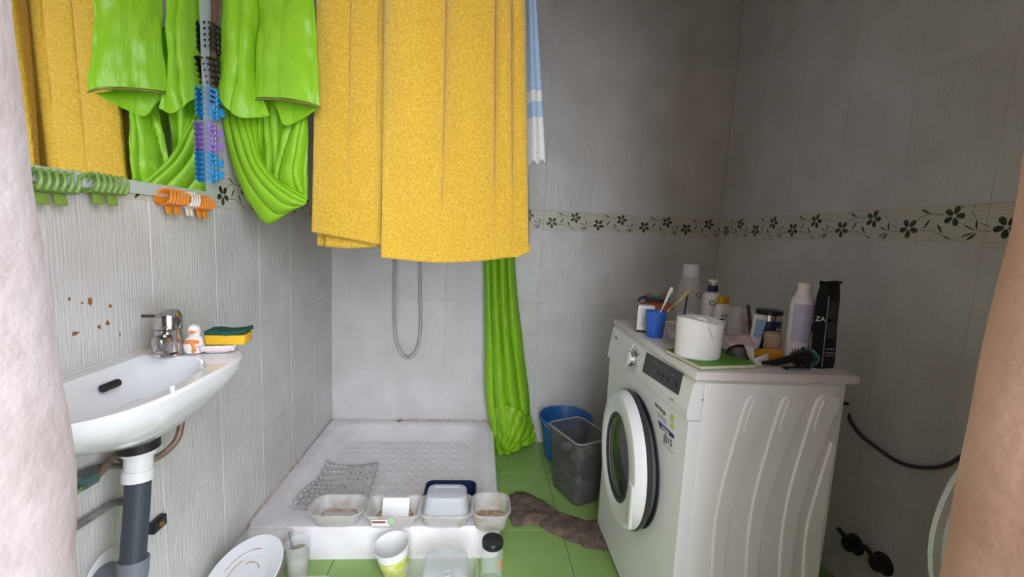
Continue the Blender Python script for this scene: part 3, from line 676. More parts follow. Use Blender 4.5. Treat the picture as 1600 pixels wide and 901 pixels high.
# porthole and the door standing slightly ajar
ct, cbm = at(978, 594, x=X0), at(992, 826, x=X0); cc = W(V((X0, at(990, 712, x=X0).y, (ct.z+cbm.z)/2))); RD = (ct.z-cbm.z)/2
MB().lathe([(RD*.98, 0), (RD*.98, .004), (RD*.90, .004), (RD*.86, -.03), (.12, -.05)], 48, cc, RY(-pi/2), False, True).build('porthole', 'dark_ring', wm)
dr_ = bpy.data.objects.new('porthole_door', None); C.objects.link(dr_); dr_.parent = wm; dr_['label'] = 'white ring porthole door with dark glass, slightly open'
dr_.location = cc+V((-.004, RD*.95, 0)); dr_.rotation_euler = (0, 0, -.045)     # hinge at the far side
o0 = V((0, -RD*.95, 0))
MB().lathe([(RD*.97, 0), (RD, .010), (RD*.985, .030), (RD*.93, .044), (RD*.74, .050), (RD*.64, .040), (RD*.60, .020)], 56, o0, RY(-pi/2), False, False).build('door_ring', 'machine_white', dr_)
MB().lathe([(RD*1.0, -.001), (RD*1.012, .004), (RD*1.012, .012), (RD*.99, .016)], 56, o0, RY(-pi/2), False, False).build('ring_edge', 'dark_ring', dr_)
MB().lathe([(RD*.66, .036), (RD*.655, .042), (RD*.60, .040), (RD*.60, .03)], 48, o0, RY(-pi/2), False, False).build('glass_bezel', 'dark_ring', dr_)
MB().lathe([(RD*.62, .036), (RD*.5, .042), (RD*.25, .047), (.001, .048)], 40, o0, RY(-pi/2), False, True).build('door_glass', 'door_glass', dr_)
MB().box(o0+V((-.046, -RD*.84, -.055)), (.010, .035, .13), .004).build('door_handle', 'white_plastic', dr_)
MB().lathe([(.16, 0), (.15, -.002)], 32, cc+V((.0005, 0, 0)), RY(-pi/2)).build('drum', 'drum', wm)
# pressed ribs of the side panel
def S2(u, v): p = at(900+u*.4563, 490+v*.4563, y=Y0); return (p.x-base.x, p.z)
def rib(name, px, h=.005, ch=.004):
    pts = smooth([(*S2(u, v), 0) for u, v in px]+[(*S2(*px[0]), 0)], 4)[:-1]
    MB().prism([(p.x, p.y) for p in pts], (0, Y0-base.y, 0), (1, 0, 0), (0, 0, 1), (0, -1, 0), h, ch).build(name, 'machine_white', wm)
def band(name, l, r_, h=.005):
    A = [V((*S2(*q), 0)) for q in l]; B = [V((*S2(*q), 0)) for q in r_]; A, B = smooth(A, 6), smooth(B, 6); n = min(len(A), len(B)); lo = []
    for i in range(n):
        a, b_ = A[i], B[i]; e = .003 if 0 < i < n-1 else 0; d = (b_-a); ins = .004/max(d.length, .009)
        yy = Y0-.0028-base.y; k = h if 0 < i < n-1 else 0
        lo.append([V((a.x, yy, a.y)), V(((a+d*ins).x, yy-k, (a+d*ins).y)), V(((b_-d*ins).x, yy-k, (b_-d*ins).y)), V((b_.x, yy, b_.y))])
    MB().loft(lo).build(name, 'machine_white', wm)
for dx, ks in ((0, 0), (120, 6), (238, 12)):
    sc = lambda pts, f=1: [(u+dx-(v-280)*ks*.0006*2, v) for u, v in pts]
    band('side_rib', sc([(600, 277), (577, 300), (545, 400), (490, 600), (466, 750), (458, 900), (456, 1060)]), sc([(645, 277), (664, 295), (632, 380), (556, 580), (520, 740), (506, 900), (504, 1060)]))
    band('rib_slot', sc([(598, 292), (590, 310), (566, 385), (570, 402)]), sc([(622, 291), (632, 300), (604, 375), (590, 400)]), .0075)
band('side_rib', [(866, 436), (856, 470), (810, 620), (780, 740), (768, 900), (764, 1060)], [(878, 436), (882, 460), (860, 600), (840, 740), (826, 900), (820, 1060)])
MB().box(W((.545, Y0-.0015, .79)), (.004, .003, .004), .001).build('side_screw', 'ink_grey', wm)

# ================================================================ things on the machine
ZW = ZM+.0225
def base_at(u, v): return at(u, v, z=ZW)
def onto(x, y): return V((x, y, ZW))
def bottle(name, label, cat, loc, parts, rz=0, group=None, n=24):
    t = thing(name, label, cat, loc, rz, group)
    for nm, prof, ma in parts: MB().lathe(prof, n).build(nm, ma, t)
    return t
# notebook under the paper roll
nb = thing('notebook', 'green notebook lying under the white paper roll', 'book', base_at(1108, 566), 0)
P = [base_at(1040, 551), base_at(1094, 578), base_at(1182, 575), base_at(1120, 545)]
loop = lambda z, k: [(p-nb.location)*k+V((0, 0, z)) for p in P]
MB().loft([loop(.001, .985), loop(.009, .985)]).build('pages', 'page', nb, False)
MB().loft([loop(.009, 1), loop(.0105, 1)]).build('front_cover', 'book_green', nb, False)
MB().loft([loop(0, 1), loop(.001, 1)]).build('back_cover', 'book_green', nb, False)
# paper roll
pr = thing('paper_roll', 'big white toilet paper roll with a torn edge on the green notebook', 'paper roll', base_at(1104, 572)+V((.002, .054, .0108)))
n = 40; lo = []
for r_, z in ((.050, 0), (.0535, .004), (.0545, .05), (.0555, .094), (.053, .098), (.02, .0965), (.018, .09)):
    lo.append([V((r_*1.05*cos(a)*(1+.02*sin(3*a)), r_*.95*sin(a), z+(.004*cos(a-2.6)+.003*sin(2*a))*(z > .08))) for a in [2*pi*k/n for k in range(n)]])
MB().loft(lo).build('roll', 'paper', pr)
MB().grid(lambda u, v: V((.0590*cos(-1.75+.55*u)*1.04, .0575*sin(-1.75+.55*u), .092-.030*v*(1-abs(2*u-1)))), 10, 8).build('torn_flap', 'paper', pr)
MB().grid(lambda u, v: V((.056*cos(-.5+.5*u)*1.07, .056*sin(-.5+.5*u), .096-.03*v*u+.003*sin(u*8))), 8, 8).build('loose_sheet', 'paper', pr)
# blue cup with toothbrushes
cl = base_at(1026, 528)+V((.0, .02, 0))
bottle('toothbrush_cup', 'blue plastic cup holding toothbrushes on the machine', 'cup', cl, [('cup', [(.0245, 0), (.026, .002), (.0335, .082), (.032, .083), (.0245, .006), (0, .005)], 'blue_cup')])
def brush(label, pts, ma, hair):
    t = thing('toothbrush', label, 'toothbrush', V(pts[0]), 0, 'toothbrushes in the blue cup'); Q = [V(p)-V(pts[0]) for p in pts]
    MB().tube(Q, lambda q: .0035+.0012*sin(q*9), 8, 6).build('handle', ma, t)
    d = (Q[-1]-Q[-2]).normalized(); s = d.orthogonal().normalized()
    MB().tube([Q[-1]-d*.004, Q[-1]+d*.020], lambda q: .0052, 8, 1).build('head', ma, t)
    MB().tube([Q[-1]+d*.008+s*.003, Q[-1]+d*.008+s*.013], .005, 8, 1).build('bristles', hair, t)
yc = cl.y
brush('white toothbrush standing in the blue cup', [cl+V((-.002, 0, .01)), at(1029, 495, y=yc), at(1038, 475, y=yc), at(1046, 458, y=yc)], 'paper', 'paper')
brush('yellowish clear toothbrush leaning right in the blue cup', [cl+V((.004, .004, .01)), at(1043, 487, y=yc+.01), at(1058, 473, y=yc+.01), at(1070, 461, y=yc+.01)], 'yellow_clear', 'amber')
# medicine carton
p = base_at(1003, 519)+V((.014, .015, 0))
mc = thing('medicine_carton', 'white printed medicine carton with black base beside the blue cup', 'carton', p, -.35)
MB().box((0, 0, .0475), (.052, .032, .083), .001).build('carton', 'paper', mc); MB().box((0, 0, .0035), (.0525, .0325, .007), .0005).build('base_stripe', 'black_plastic', mc)
for k in range(11): MB().box((-.002-.003*(k % 3), -.0163, .078-.0058*k), (.038-.006*(k % 3), .0006, .0012)).build('printed_line', 'ink_grey', mc, False)
# terracotta flower holder and razor behind it
p = base_at(1022, 508)+V((.02, .05, 0))
tf = thing('flower_dish', 'terracotta scalloped dish standing on edge behind the carton', 'dish', p)
lo = []
for k_, y in ((1, -.006), (1.06, 0), (1, .006)):
    lo.append([V((k_*(.058+.010*cos(6*a))*cos(a), y, .060+k_*(.046+.009*cos(6*a))*sin(a))) for a in [2*pi*i/60 for i in range(60)]])
MB().loft(lo).build('scalloped_plate', 'terracotta', tf)
rzr = thing('razor', 'teal razor with dark head lying across the terracotta dish and carton', 'razor', at(1022, 467, y=p.y-.02))
q = lambda u, v: at(u, v, y=p.y-.02)-rzr.location
MB().tube([q(1009, 463), q(1025, 464), q(1046, 467)], .0045, 8, 5).build('handle', 'teal', rzr); MB().tube([q(996, 470), q(1003, 465), q(1011, 464)], .0055, 8, 4).build('head', 'navy', rzr); MB().tube([q(1008, 469), q(1040, 471)], .003, 6, 2).build('grip', 'navy', rzr)
# tall empty clear bottle
bottle('clear_bottle', 'tall empty clear plastic bottle standing at the back', 'bottle', onto(.735, 1.475), [('bottle_body', [(.036, 0), (.040, .004), (.041, .10), (.038, .145), (.028, .178), (.0265, .185), (.026, .19)], 'clear'), ('cap', [(.028, .186), (.026, .225), (.024, .228)], 'frosted'), ('residue', [(.030, .004), (.033, .05), (.02, .062)], 'frosted')])
o = tag(MB().tube([onto(.70, 1.43)+V((0, 0, .0)), onto(.708, 1.43)+V((0, 0, .125))], .003, 6, 1).build('black_stick', 'black_plastic'), 'thin black stick leaning beside the clear bottle', 'stick')
wh = tag(MB().tube([onto(.725, 1.405)+V((0, 0, .125)), onto(.735, 1.404)+V((0, 0, .137)), onto(.742, 1.404)+V((0, 0, .128)), onto(.736, 1.404)+V((0, 0, .120)), onto(.73, 1.405)+V((0, 0, .124))], .0013, 6, 5).build('wire_ring', 'black_plastic'), 'small dark wire ring hung on the clear bottle', 'ring')
# pump bottle and sun lotion
pb = bottle('pump_bottle', 'white lotion bottle with blue collar and white pump', 'bottle', onto(.812, 1.46), [('bottle_body', [(.028, 0), (.031, .004), (.031, .120), (.026, .132), (.015, .138)], 'white_plastic'), ('collar', [(.0165, .138), (.0175, .142), (.0165, .158), (.012, .16)], 'navy'), ('pump_head', [(.008, .160), (.008, .170), (.016, .171), (.016, .178), (.012, .181)], 'white_plastic')])
pt = thing('lotion_bottle', 'cream lotion bottle with orange cap and sun emblem', 'bottle', onto(.792, 1.355), .25)
MB().loft([[V((x, y, z)) for x, y in rrect(w, d, .012, 5)] for w, d, z in ((.050, .028, 0), (.054, .031, .005), (.054, .031, .085), (.046, .028, .105), (.034, .024, .112))]).build('bottle_body', 'lotion', pt)
MB().loft([[V((x, y, z)) for x, y in rrect(w, d, .011, 5)] for w, d, z in ((.038, .026, .112), (.040, .026, .116), (.038, .025, .133), (.030, .018, .137))]).build('cap', 'amber', pt)
MB().lathe([(.008, 0), (.007, .001)], 16, (-.004, -.0155, .050), RX(pi/2)).build('sun_emblem', 'amber', pt)
MB().box((-.012, -.0157, .026), (.026, .0008, .014)).build('label_patch', 'navy', pt, False)
text('Ce', .026, 'ink', pb, (-.010, -.0322, .100), (1, -.25, 0), (0, 0, 1)); text('ATEM', .0125, 'ink', pt, (-.001, -.0165, .074), (1, 0, 0), (0, 0, 1))
MB().box((-.012, -.0157, .062), (.022, .0008, .004)).build('printed_line', 'ink_blue', pt, False)
# clear tub with brown comb, clear cup with yellow stuff, tube, jar, beige tin
ctb = thing('clear_box', 'clear plastic box behind the paper roll', 'box', onto(.800, 1.285), .3)
MB().loft([[V((x, y, z)) for x, y in rrect(w, d, .006, 4)] for w, d, z in ((.038, .034, 0), (.042, .038, .11), (.039, .035, .11), (.035, .031, .003))]).build('box', 'clear', ctb)
cmb = tag(MB().loft([[onto(.832, 1.24)+V((x+k*.0, y, 0)) + V((-.028*z/.125, 0, z)) for x, y in rrect(w, .006, .0028, 4)] for w, k, z in ((.011, 0, .0), (.012, 0, .06), (.012, 0, .120), (.007, 0, .126))]).build('comb', mat('comb_brown', (.07, .045, .035), .5)), 'dark brown comb handle leaning against the clear box', 'comb')
bottle('clear_cup', 'clear plastic cup with yellowish contents beside the white tube', 'cup', onto(.848, 1.285), [('cup', [(.022, 0), (.031, .098), (.030, .098), (.021, .003), (0, .002)], 'clear'), ('contents', [(.020, .004), (.0265, .068), (.0, .070)], 'yellow_clear')])
tb = thing('cream_tube', 'white cream tube with a pale blue label standing on its cap', 'tube', onto(.798, 1.187), -.1)
tb.rotation_euler = (0, .12, -.1)
MB().loft([[V((x, y, z)) for x, y in rrect(w, d, .4*d, 5)] for w, d, z in ((.026, .024, .012), (.030, .024, .02), (.034, .016, .07), (.037, .004, .10), (.037, .003, .106))]).build('tube_body', 'white_plastic', tb)
MB().lathe([(.012, 0), (.013, .002), (.012, .013)], 16).build('cap', 'white_plastic', tb)
MB().loft([[V((x, -y-.0006, z)) for x in (-.012, .012)]+[V((x, -y+.0010, z)) for x in (.012, -.012)] for y, z in ((.0105, .042), (.0082, .07), (.004, .094))]).build('label', 'pale_blue', tb)
for k in range(4): MB().box((0, -.0113+.0016*k, .046+.011*k), (.018, .0006, .0014)).build('printed_line', 'ink_white', tb, False)
nj = bottle('navy_jar', 'navy lidded jar with a silver band at the back right', 'jar', onto(.868, 1.232), [('jar_body', [(.032, 0), (.035, .004), (.035, .085), (.034, .088)], 'navy'), ('silver_band', [(.0352, .085), (.0352, .102)], 'silver'), ('lid', [(.036, .102), (.0365, .104), (.0365, .113), (.034, .115)], 'black_plastic')])
text('EA', .012, 'ink_white', nj, (.008, -.0358, .062), (1, 0, 0), (0, 0, 1))
bottle('beige_tin', 'plain beige cylinder standing behind the amber bottle', 'tin', onto(.824, 1.143), [('body', [(.020, 0), (.0215, .002), (.0225, .062), (.021, .064), (.020, .060), (0, .06)], 'beige')])
am = thing('amber_bottle', 'amber yellow bottle lying on its side', 'bottle', onto(.775, 1.085)+V((0, 0, .016)), .05)
MB().lathe([(.010, -.036), (.0155, -.033), (.0155, .033), (.010, .037)], 20, (0, 0, 0), RY(pi/2)).build('bottle_body', 'amber', am); MB().lathe([(.008, -.050), (.009, -.036)], 14, (0, 0, 0), RY(pi/2)).build('cap', 'amber', am)
# spray can, hair brush, black pack
sc_ = bottle('spray_can', 'white spray can with lavender label and cream cap', 'spray can', onto(.862, 1.096), [('can_body', [(.026, 0), (.0285, .003), (.0285, .158), (.022, .174), (.017, .178)], 'white_plastic'), ('cap', [(.020, .175), (.0195, .182), (.0155, .192), (.0165, .209), (.014, .211)], 'lotion')])
def arc_label(par, r_, a0, a1, z0, z1, ma, nm): MB().loft([[V((rr*cos(a), rr*sin(a), z)) for a in [a0+(a1-a0)*k/12 for k in range(13)]]+[V(((rr-.0008)*cos(a), (rr-.0008)*sin(a), z)) for a in [a1+(a0-a1)*k/12 for k in range(13)]] for rr, z in ((r_, z0), (r_, z1))]).build(nm, ma, par)
arc_label(sc_, .0291, -2.9, -1.25, .055, .156, 'lavender', 'label'); arc_label(sc_, .0292, -1.1, -.65, .085, .107, 'ink', 'dark_square')
arc_label(sc_, .0292, -1.9, -1.6, .036, .043, 'ink', 'printed_mark')
hb = thing('round_hairbrush', 'black round hairbrush lying before the white spray can', 'hairbrush', onto(.818, 1.035)+V((0, 0, .024)), .12)
MB().tube([(-.01, 0, 0), (.055, 0, 0)], .013, 12, 1).build('barrel', 'black_plastic', hb)
mb = MB()
for i in range(13):
    for j in range(14):
        a = 2*pi*(j+.5*(i % 2))/14; x = -.006+.058*i/12
        mb.tube([(x, .012*cos(a), .012*sin(a)), (x+random.uniform(-.002, .002), .0225*cos(a), .0225*sin(a))], .0011, 3, 1, False)
o = mb.build('bristles', 'bristle', hb); o['kind'] = 'stuff'
MB().tube([(-.008, 0, 0), (-.03, 0, -.006), (-.06, 0, -.012), (-.10, 0, -.014)], lambda q: .007+.003*sin(q*4), 10, 5).build('handle', 'black_plastic', hb)
cs = thing('comb', 'slim black comb lying below the amber bottle', 'comb', onto(.80, 1.01), .1)
MB().box((0, 0, .004), (.075, .012, .006), .002).build('spine', 'black_plastic', cs); MB().box((0, -.008, .003), (.055, .010, .0025), .0005).build('teeth', 'ink_grey', cs)
bp_ = thing('black_pack', 'tall black pack with teal wave and pinched top at the machine corner', 'pack', base_at(1286, 576)+V((.012, .025, 0)), .0)
P0 = bp_.location
yk = P0.y-.024
A_ = lambda u, v, y: at(u, v, y=y)-P0
col = lambda v, l, m, r_: [A_(l, v, yk+.012), A_(m, v, yk), A_(r_, v, yk+.012), A_(r_, v, yk+.045), A_(m, v, yk+.055), A_(l, v, yk+.045)]
rowsP = [col(577, 1266, 1283, 1302), col(560, 1266, 1285, 1305), col(500, 1271, 1291, 1309), col(462, 1276, 1295, 1313), col(446, 1281, 1296, 1312), col(441, 1284, 1297, 1311)]
for k, p_ in enumerate(rowsP[-1]): p_.y = yk+.026-P0.y+.006*(1 if k > 2 else -1); p_.z += .004*((k % 3) != 1)
for p_ in rowsP[0]: p_.z = 0
MB().loft(rowsP).build('pack', mat('pack_black', (.006, .006, .007), .5, spec=.2), bp_)
lerp = lambda a, b_, t_: a+(b_-a)*t_
def face_pt(s, v, right):     # point on the pack's front facets
    for (va, ra), (vb, rb) in zip(((577, 0), (560, 1), (500, 2), (462, 3)), ((560, 1), (500, 2), (462, 3), (446, 4))):
        if vb <= v <= va:
            t_ = (va-v)/(va-vb); a = lerp(rowsP[ra][0 if not right else 2], rowsP[rb][0 if not right else 2], t_); m_ = lerp(rowsP[ra][1], rowsP[rb][1], t_); return lerp(m_, a, s)+V((0, -.0012, 0))
out = [(1, 545), (.75, 548), (.35, 556), (.28, 561), (.5, 569), (1, 576)]
MB().loft([[face_pt(s, v, False)+V((0, d, 0)) for s, v in out] for d in (0, .001)]).build('teal_wave', 'teal', bp_)
MB().tube([face_pt(s, v, False) for s, v in out], .0006, 4, 3).build('wave_edge', 'ink_white', bp_)
MB().tube([face_pt(0, v, True) for v in (575, 560, 500, 462)], .0011, 5, 3).build('seam', 'ink_grey', bp_)
for v0, v1 in ((498, 472), (528, 503)): MB().loft([[face_pt(s, v, True)+V((0, d, 0)) for s, v in ((.1, v0), (.9, v0), (.9, v1), (.1, v1))] for d in (0, .0008)]).build('grey_panel', mat('pack_grey%d' % v0, (.03, .03, .032), .4), bp_, False)
for v in (545, 551, 555): MB().loft([[face_pt(s, v_, True)+V((0, d, 0)) for s, v_ in ((.15, v+1), (.9, v+1), (.9, v-1), (.15, v-1))] for d in (0, .0008)]).build('printed_line', 'ink_grey', bp_, False)
text('ZA', .017, 'ink_white', bp_, face_pt(.55, 498, False)+V((0, -.002, 0)), (1, -.3, 0), (0, 0, 1))
# cards and papers between
def sheet4(name, label, cat, pts, ma, th=.0012, bend=.004):
    P = [V(p) for p in pts]; c = sum(P, V())/4; c.z = min(p.z for p in P); t = thing(name, label, cat, c)
    o = MB().grid(lambda u, v: P[0].lerp(P[1], u).lerp(P[3].lerp(P[2], u), v)+V((0, 0, bend*sin(u*5+v*3)))-c, 10, 8).build('sheet', ma, t); solid(o, th); return t
tp = bottle('terracotta_pot', 'small terracotta pot half hidden by the paper roll', 'pot', onto(.607, 1.20), [('pot', [(.020, 0), (.021, .002), (.030, .056), (.033, .057), (.033, .068), (.030, .068), (.026, .05), (.018, .006), (0, .006)], 'terracotta')])
zc = ZW+.070
sheet4('cardboard_sheet', 'torn brown cardboard piece lying on the terracotta pot', 'cardboard', [at(1038, 502, z=zc+.002), at(1072, 512, z=zc+.002), at(1108, 502, z=zc+.004), at(1078, 498, z=zc+.004)], 'card', .0015, .002)
wb2 = thing('white_carton', 'low white carton behind the blue cup', 'carton', onto(.635, 1.30), .2); MB().box((0, 0, .014), (.07, .05, .028), .002).build('carton', 'paper_grey', wb2); MB().box((0, -.0255, .020), (.05, .0008, .003)).build('printed_line', 'ink_grey', wb2, False)
sheet4('leaflet', 'creased pinkish leaflet sticking out right of the paper roll', 'leaflet', [onto(.655, 1.07)+V((0, 0, .038)), onto(.72, 1.06)+V((0, 0, .050)), onto(.735, 1.12)+V((0, 0, .058)), onto(.665, 1.14)+V((0, 0, .060))], mat('leaflet_pink', (.55, .45, .42), .8, col2=(.5, .3, .28), vscale=60), .001, .004)
dk = thing('dark_pouch', 'dark crumpled pouch under the pinkish leaflet', 'pouch', onto(.70, 1.095)); lo = []
for k_, z in ((.8, 0), (1, .008), (.95, .022), (.7, .036), (.3, .040)): lo.append([V((.036*k_*cos(a)*(1+.15*sin(3*a+z*90)), .026*k_*sin(a)*(1+.12*cos(4*a)), z)) for a in [2*pi*i/24 for i in range(24)]])
MB().loft(lo).build('pouch', mat('pouch_dark', (.06, .05, .05), .5), dk)
fb = thing('torn_carton', 'torn open grey white carton at the front edge of the machine top', 'carton', base_at(1190, 573)+V((0, .012, 0)))
A2 = lambda u, v, y: at(u, v, y=y)-fb.location
y_ = fb.location.y
for nm, px in (('upright_flap', ((1162, 538, .03), (1178, 543, .014), (1178, 575, 0), (1172, 566, .02))), ('front_flap', ((1178, 560, 0), (1200, 551, .004), (1203, 573, -.008), (1178, 576, -.008)))):
    P = [A2(u, v, y_+d) for u, v, d in px]
    for p_ in P: p_.z = max(p_.z, .001)
    solid(MB().grid(lambda u, v: P[0].lerp(P[1], u).lerp(P[3].lerp(P[2], u), v), 6, 6).build(nm, 'paper_grey', fb), .001)
for k in range(3): MB().box(A2(1190, 562+3*k, y_-.004)+V((0, -.0015, 0)), (.018, .0006, .0012)).build('printed_line', 'ink_grey', fb, False)

# ================================================================ bins on the floor
bb = thing('bucket', 'blue plastic bucket behind the grey waste bin', 'bucket', (.485, 2.195, 0))
MB().lathe([(.095, 0), (.10, .004), (.132, .21), (.142, .212), (.142, .225), (.135, .226), (.127, .212), (.093, .008), (0, .008)], 40).build('pail', 'bucket_blue', bb)
MB().tube([(.138*cos(a), .138*sin(a), .218-.045*sin(a/1.0-0)**2) for a in [pi+pi*k/10 for k in range(11)]], .003, 6, 4).build('handle', 'rim_grey', bb)
wbin = thing('waste_bin', 'grey see-through square waste bin with rubbish beside the machine', 'waste bin', (.478, 1.862, 0), .41)
def bl(w, d, z, r_=.03): return [V((x, y, z)) for x, y in rrect(w, d, r_, 6)]
MB().loft([bl(.135, .19, .0), bl(.14, .195, .006), bl(.185, .245, .30), bl(.179, .239, .30), bl(.134, .189, .010), bl(.12, .18, .008)]).build('bin_body', 'bin_clear', wbin)
MB().tube([V((x, y, .300)) for x, y in rrect(.187, .247, .03, 6)+rrect(.187, .247, .03, 6)[:1]], .0042, 6, 2).build('rim', 'rim_grey', wbin)
for k in range(10):
    c = V((.026*(1 if k % 2 else -1), .05*(k % 3-1), .032+.0215*k)); mb = MB(); lo = []
    r0 = random.uniform(.024, .03)
    for i in range(7):
        ph = -pi/2+pi*i/6; lo.append([c+V((r0*max(.05, cos(ph))*cos(a)*(1+.35*noise.noise((a*2, i, k))), r0*max(.05, cos(ph))*sin(a)*(1+.35*noise.noise((a*2+5, i, k))), .8*r0*sin(ph))) for a in [2*pi*j/12 for j in range(12)]])
    mb.loft(lo); o = mb.build('crumpled_paper', 'paper_grey' if k in (1, 5, 8) else 'card' if k in (9, 7) else 'pouch_dark', None, False); o.matrix_world = wbin.matrix_basis.copy()
    tag(o, 'crumpled bits of rubbish inside the grey waste bin', 'rubbish', 'rubbish in the waste bin')
    o.location = wbin.location; o.rotation_euler = wbin.rotation_euler

# dirty rag on the floor
out = [(793, 775), (815, 768), (845, 782), (872, 800), (905, 812), (938, 815), (950, 835), (952, 858), (920, 857), (890, 845), (860, 832), (835, 820), (812, 822), (798, 815)]
P = [at(u, v, z=0) for u, v in out]; rgc = sum(P, V())/len(P)
P = smooth(P+[P[0]], 12)[:-1]; n = len(P); lo = []
for k_, z in ((1, 0), (.985, .006), (.9, .012), (.7, .017), (.4, .020), (.05, .020)):
    l = []
    for i, p in enumerate(P):
        j = 1+(.12*noise.noise((p.x*30, p.y*30, 1))+.08*noise.noise((p.x*90, p.y*90, 1)) if k_ > .95 else .10*noise.noise((p.x*25, p.y*25, k_*3)))
        # shrink towards the rag's spine rather than its centre
        sp_ = V((p.x, 0, 0)); tt = min(1, max(0, (p.x-.13)/.42)); spine = at(805+130*tt, 795+40*tt, z=0)
        q_ = spine+(p-spine)*k_*j; z_ = max(.0005, z+(.010*noise.noise((q_.x*22, q_.y*22, 4)) if 0 < z else 0)); l.append(V((q_.x, q_.y, z_))-V((rgc.x, rgc.y, 0)))
    lo.append(l)
rg = MB().loft(lo).build('floor_rag', 'cloth_grey'); rg.location = (rgc.x, rgc.y, 0); tag(rg, 'dirty brown matted rag lying on the green floor', 'rag')

# ================================================================ tubs, plate, cup, glass, jar on tray rim and floor
def tub(name, label, cat, loc, w, d, h, ma, rz=0, group=None, taper=.82, rim=.004, rot=None, r_=.03):
    t = thing(name, label, cat, loc, rz, group, rot)
    L = lambda k, z, e=0: [V((x, y, z)) for x, y in rrect(w*k-2*e, d*k-2*e, r_*k, 7)]
    MB().loft([L(taper*.95, 0), L(taper, .004), L(.97, h-.006), L(1+rim*4/w*.5, h-.005), L(1+rim*4/w*.5, h), L(.975, h), L(taper*.985, .006), L(taper*.8, .0045)]).build('tub', ma, t)
    return t
def food(t, w, d, z, ma='food_brown'):
    MB().loft([[V((x, y, zz+.002*noise.noise((x*40, y*40, 2)))) for x, y in rrect(w*k, d*k, .02, 6)] for k, zz in ((1, z), (.97, z+.003), (.5, z+.004), (.1, z+.004))]).build('food_residue', ma, t)
ZR = .1225
c1 = tub('food_tub', 'shallow clear tub with brown residue, first on the tray rim', 'tub', at(521, 825, z=ZR)+V((0, .055, 0)), .186, .125, .052, 'clear_dirty', 0, 'tubs on the tray rim', r_=.045)
MB().tube([V((x, y, .007)) for x, y in rrect(.12, .07, .02, 5)+rrect(.12, .07, .02, 5)[:1]], .0025, 6, 2).build('stain_ring', 'food_brown', c1)
c2 = tub('food_tub', 'clear rectangular tub with a torn label and white card inside', 'tub', at(611, 826, z=ZR)+V((0, .055, 0)), .182, .125, .052, 'clear_dirty', 0, 'tubs on the tray rim', r_=.02)
food(c2, .13, .08, .006)
MB().box((-.035, -.0625, .028), (.06, .001, .026), 0, RX(.12)).build('label', 'paper', c2, False); MB().box((-.040, -.0635, .032), (.045, .001, .008), 0, RX(.12)).build('label_print', mat('label_red', (.30, .05, .06), .5), c2, False); MB().lathe([(.013, 0), (.010, .001)], 14, (.0, -.064, .034), RX(pi/2)).build('label_dot', mat('label_green', (.35, .5, .3), .5), c2)
cd = tag(MB().box((0, 0, 0), (.095, .001, .062), 0, RX(-.45)).build('white_card', 'paper', None, False), 'blank white card leaning inside the labelled tub', 'card'); cd.location = at(616, 800, z=ZR+.04)+V((0, .03, 0))
c3 = tub('food_tub', 'wide clear tub under an upturned box on the tray rim', 'tub', at(695, 828, z=ZR)+V((0, .062, 0)), .188, .135, .056, 'clear_dirty', 0, 'tubs on the tray rim', r_=.04)
nt_ = tub('navy_tub', 'dark blue tub behind the upturned clear box', 'tub', V((c3.location.x+.004, c3.location.y+.168, .066)), .20, .13, .068, 'navy', 0)
up = thing('upturned_box', 'upturned frosted box resting on the wide clear tub', 'box', c3.location+V((.0, .0, .034)), 0)
L = lambda w, d, z, r_=.025: [V((x, y, z)) for x, y in rrect(w, d, r_, 6)]
MB().loft([L(.156, .104, 0), L(.159, .107, .004), L(.155, .103, .008), L(.143, .092, .068), L(.136, .086, .074), L(.10, .060, .074, .012), L(.096, .056, .071, .012)]).build('box_shell', 'frosted', up)
MB().tube([V((x, y, .018)) for x, y in rrect(.154, .102, .025, 6)+rrect(.154, .102, .025, 6)[:1]], .002, 6, 1).build('ridge', 'frosted', up)
c4 = tub('food_tub', 'small square tub with dried brown residue at the tray corner', 'tub', at(770, 830, z=ZR)+V((-.008, .055, 0)), .134, .14, .068, 'clear_dirty', 0, 'tubs on the tray rim', r_=.04)
food(c4, .11, .10, .007); 
# on the floor in front
c5 = tub('food_tub', 'deep clear tub with crusty food against the left wall', 'tub', V((-.675, 1.34, 0)), .155, .205, .125, 'clear_dirty', .0, r_=.03, taper=.78)
food(c5, .11, .15, .012)
pc = at(384, 902, z=.165)
pl_ = thing('plate', 'scratched white plate tilted on the crusty tub by the left wall', 'plate', pc, 0, None, (.38, -.33, 0))
MB().lathe([(.055, 0), (.066, .002), (.112, .016), (.1135, .018), (.111, .019), (.070, .007), (.06, .005), (0, .005)], 48).build('dish', 'ceramic', pl_)
for k in range(3):
    a0 = (1.2, 2.0, .3)[k]; MB().tube([V(((.075-.018*k)*cos(a0+i*.22), (.075-.018*k)*sin(a0+i*.22), (.0095, .0065, .0062)[k])) for i in range(8)], .0009, 5, 2).build('scratch', 'food_brown', pl_)
gl = bottle('drinking_glass', 'cloudy glass of murky water with a spoon in it', 'glass', V((*at(465, 846, z=.135).xy, 0)), [('glass', [(.030, 0), (.031, .002), (.0375, .135), (.0362, .135), (.030, .008), (0, .007)], 'glass'), ('water', [(.0295, .008), (.0345, .100), (0, .1005)], 'sludge')])
g0 = gl.location
so = thing('spoon', 'dull teaspoon standing in the glass of murky water', 'spoon', g0+V((.006, -.006, .012)))
MB().tube([(0, 0, 0), (-.012, .004, .06), (-.036, .010, .155)], lambda q: .0030-.0008*sin(q*3), 6, 5).build('handle', 'pipe_grey', so); MB().lathe([(.002, -.010), (.010, -.004), (.010, .004), (.002, .012)], 10, (0, 0, .010)).build('bowl', 'pipe_grey', so)
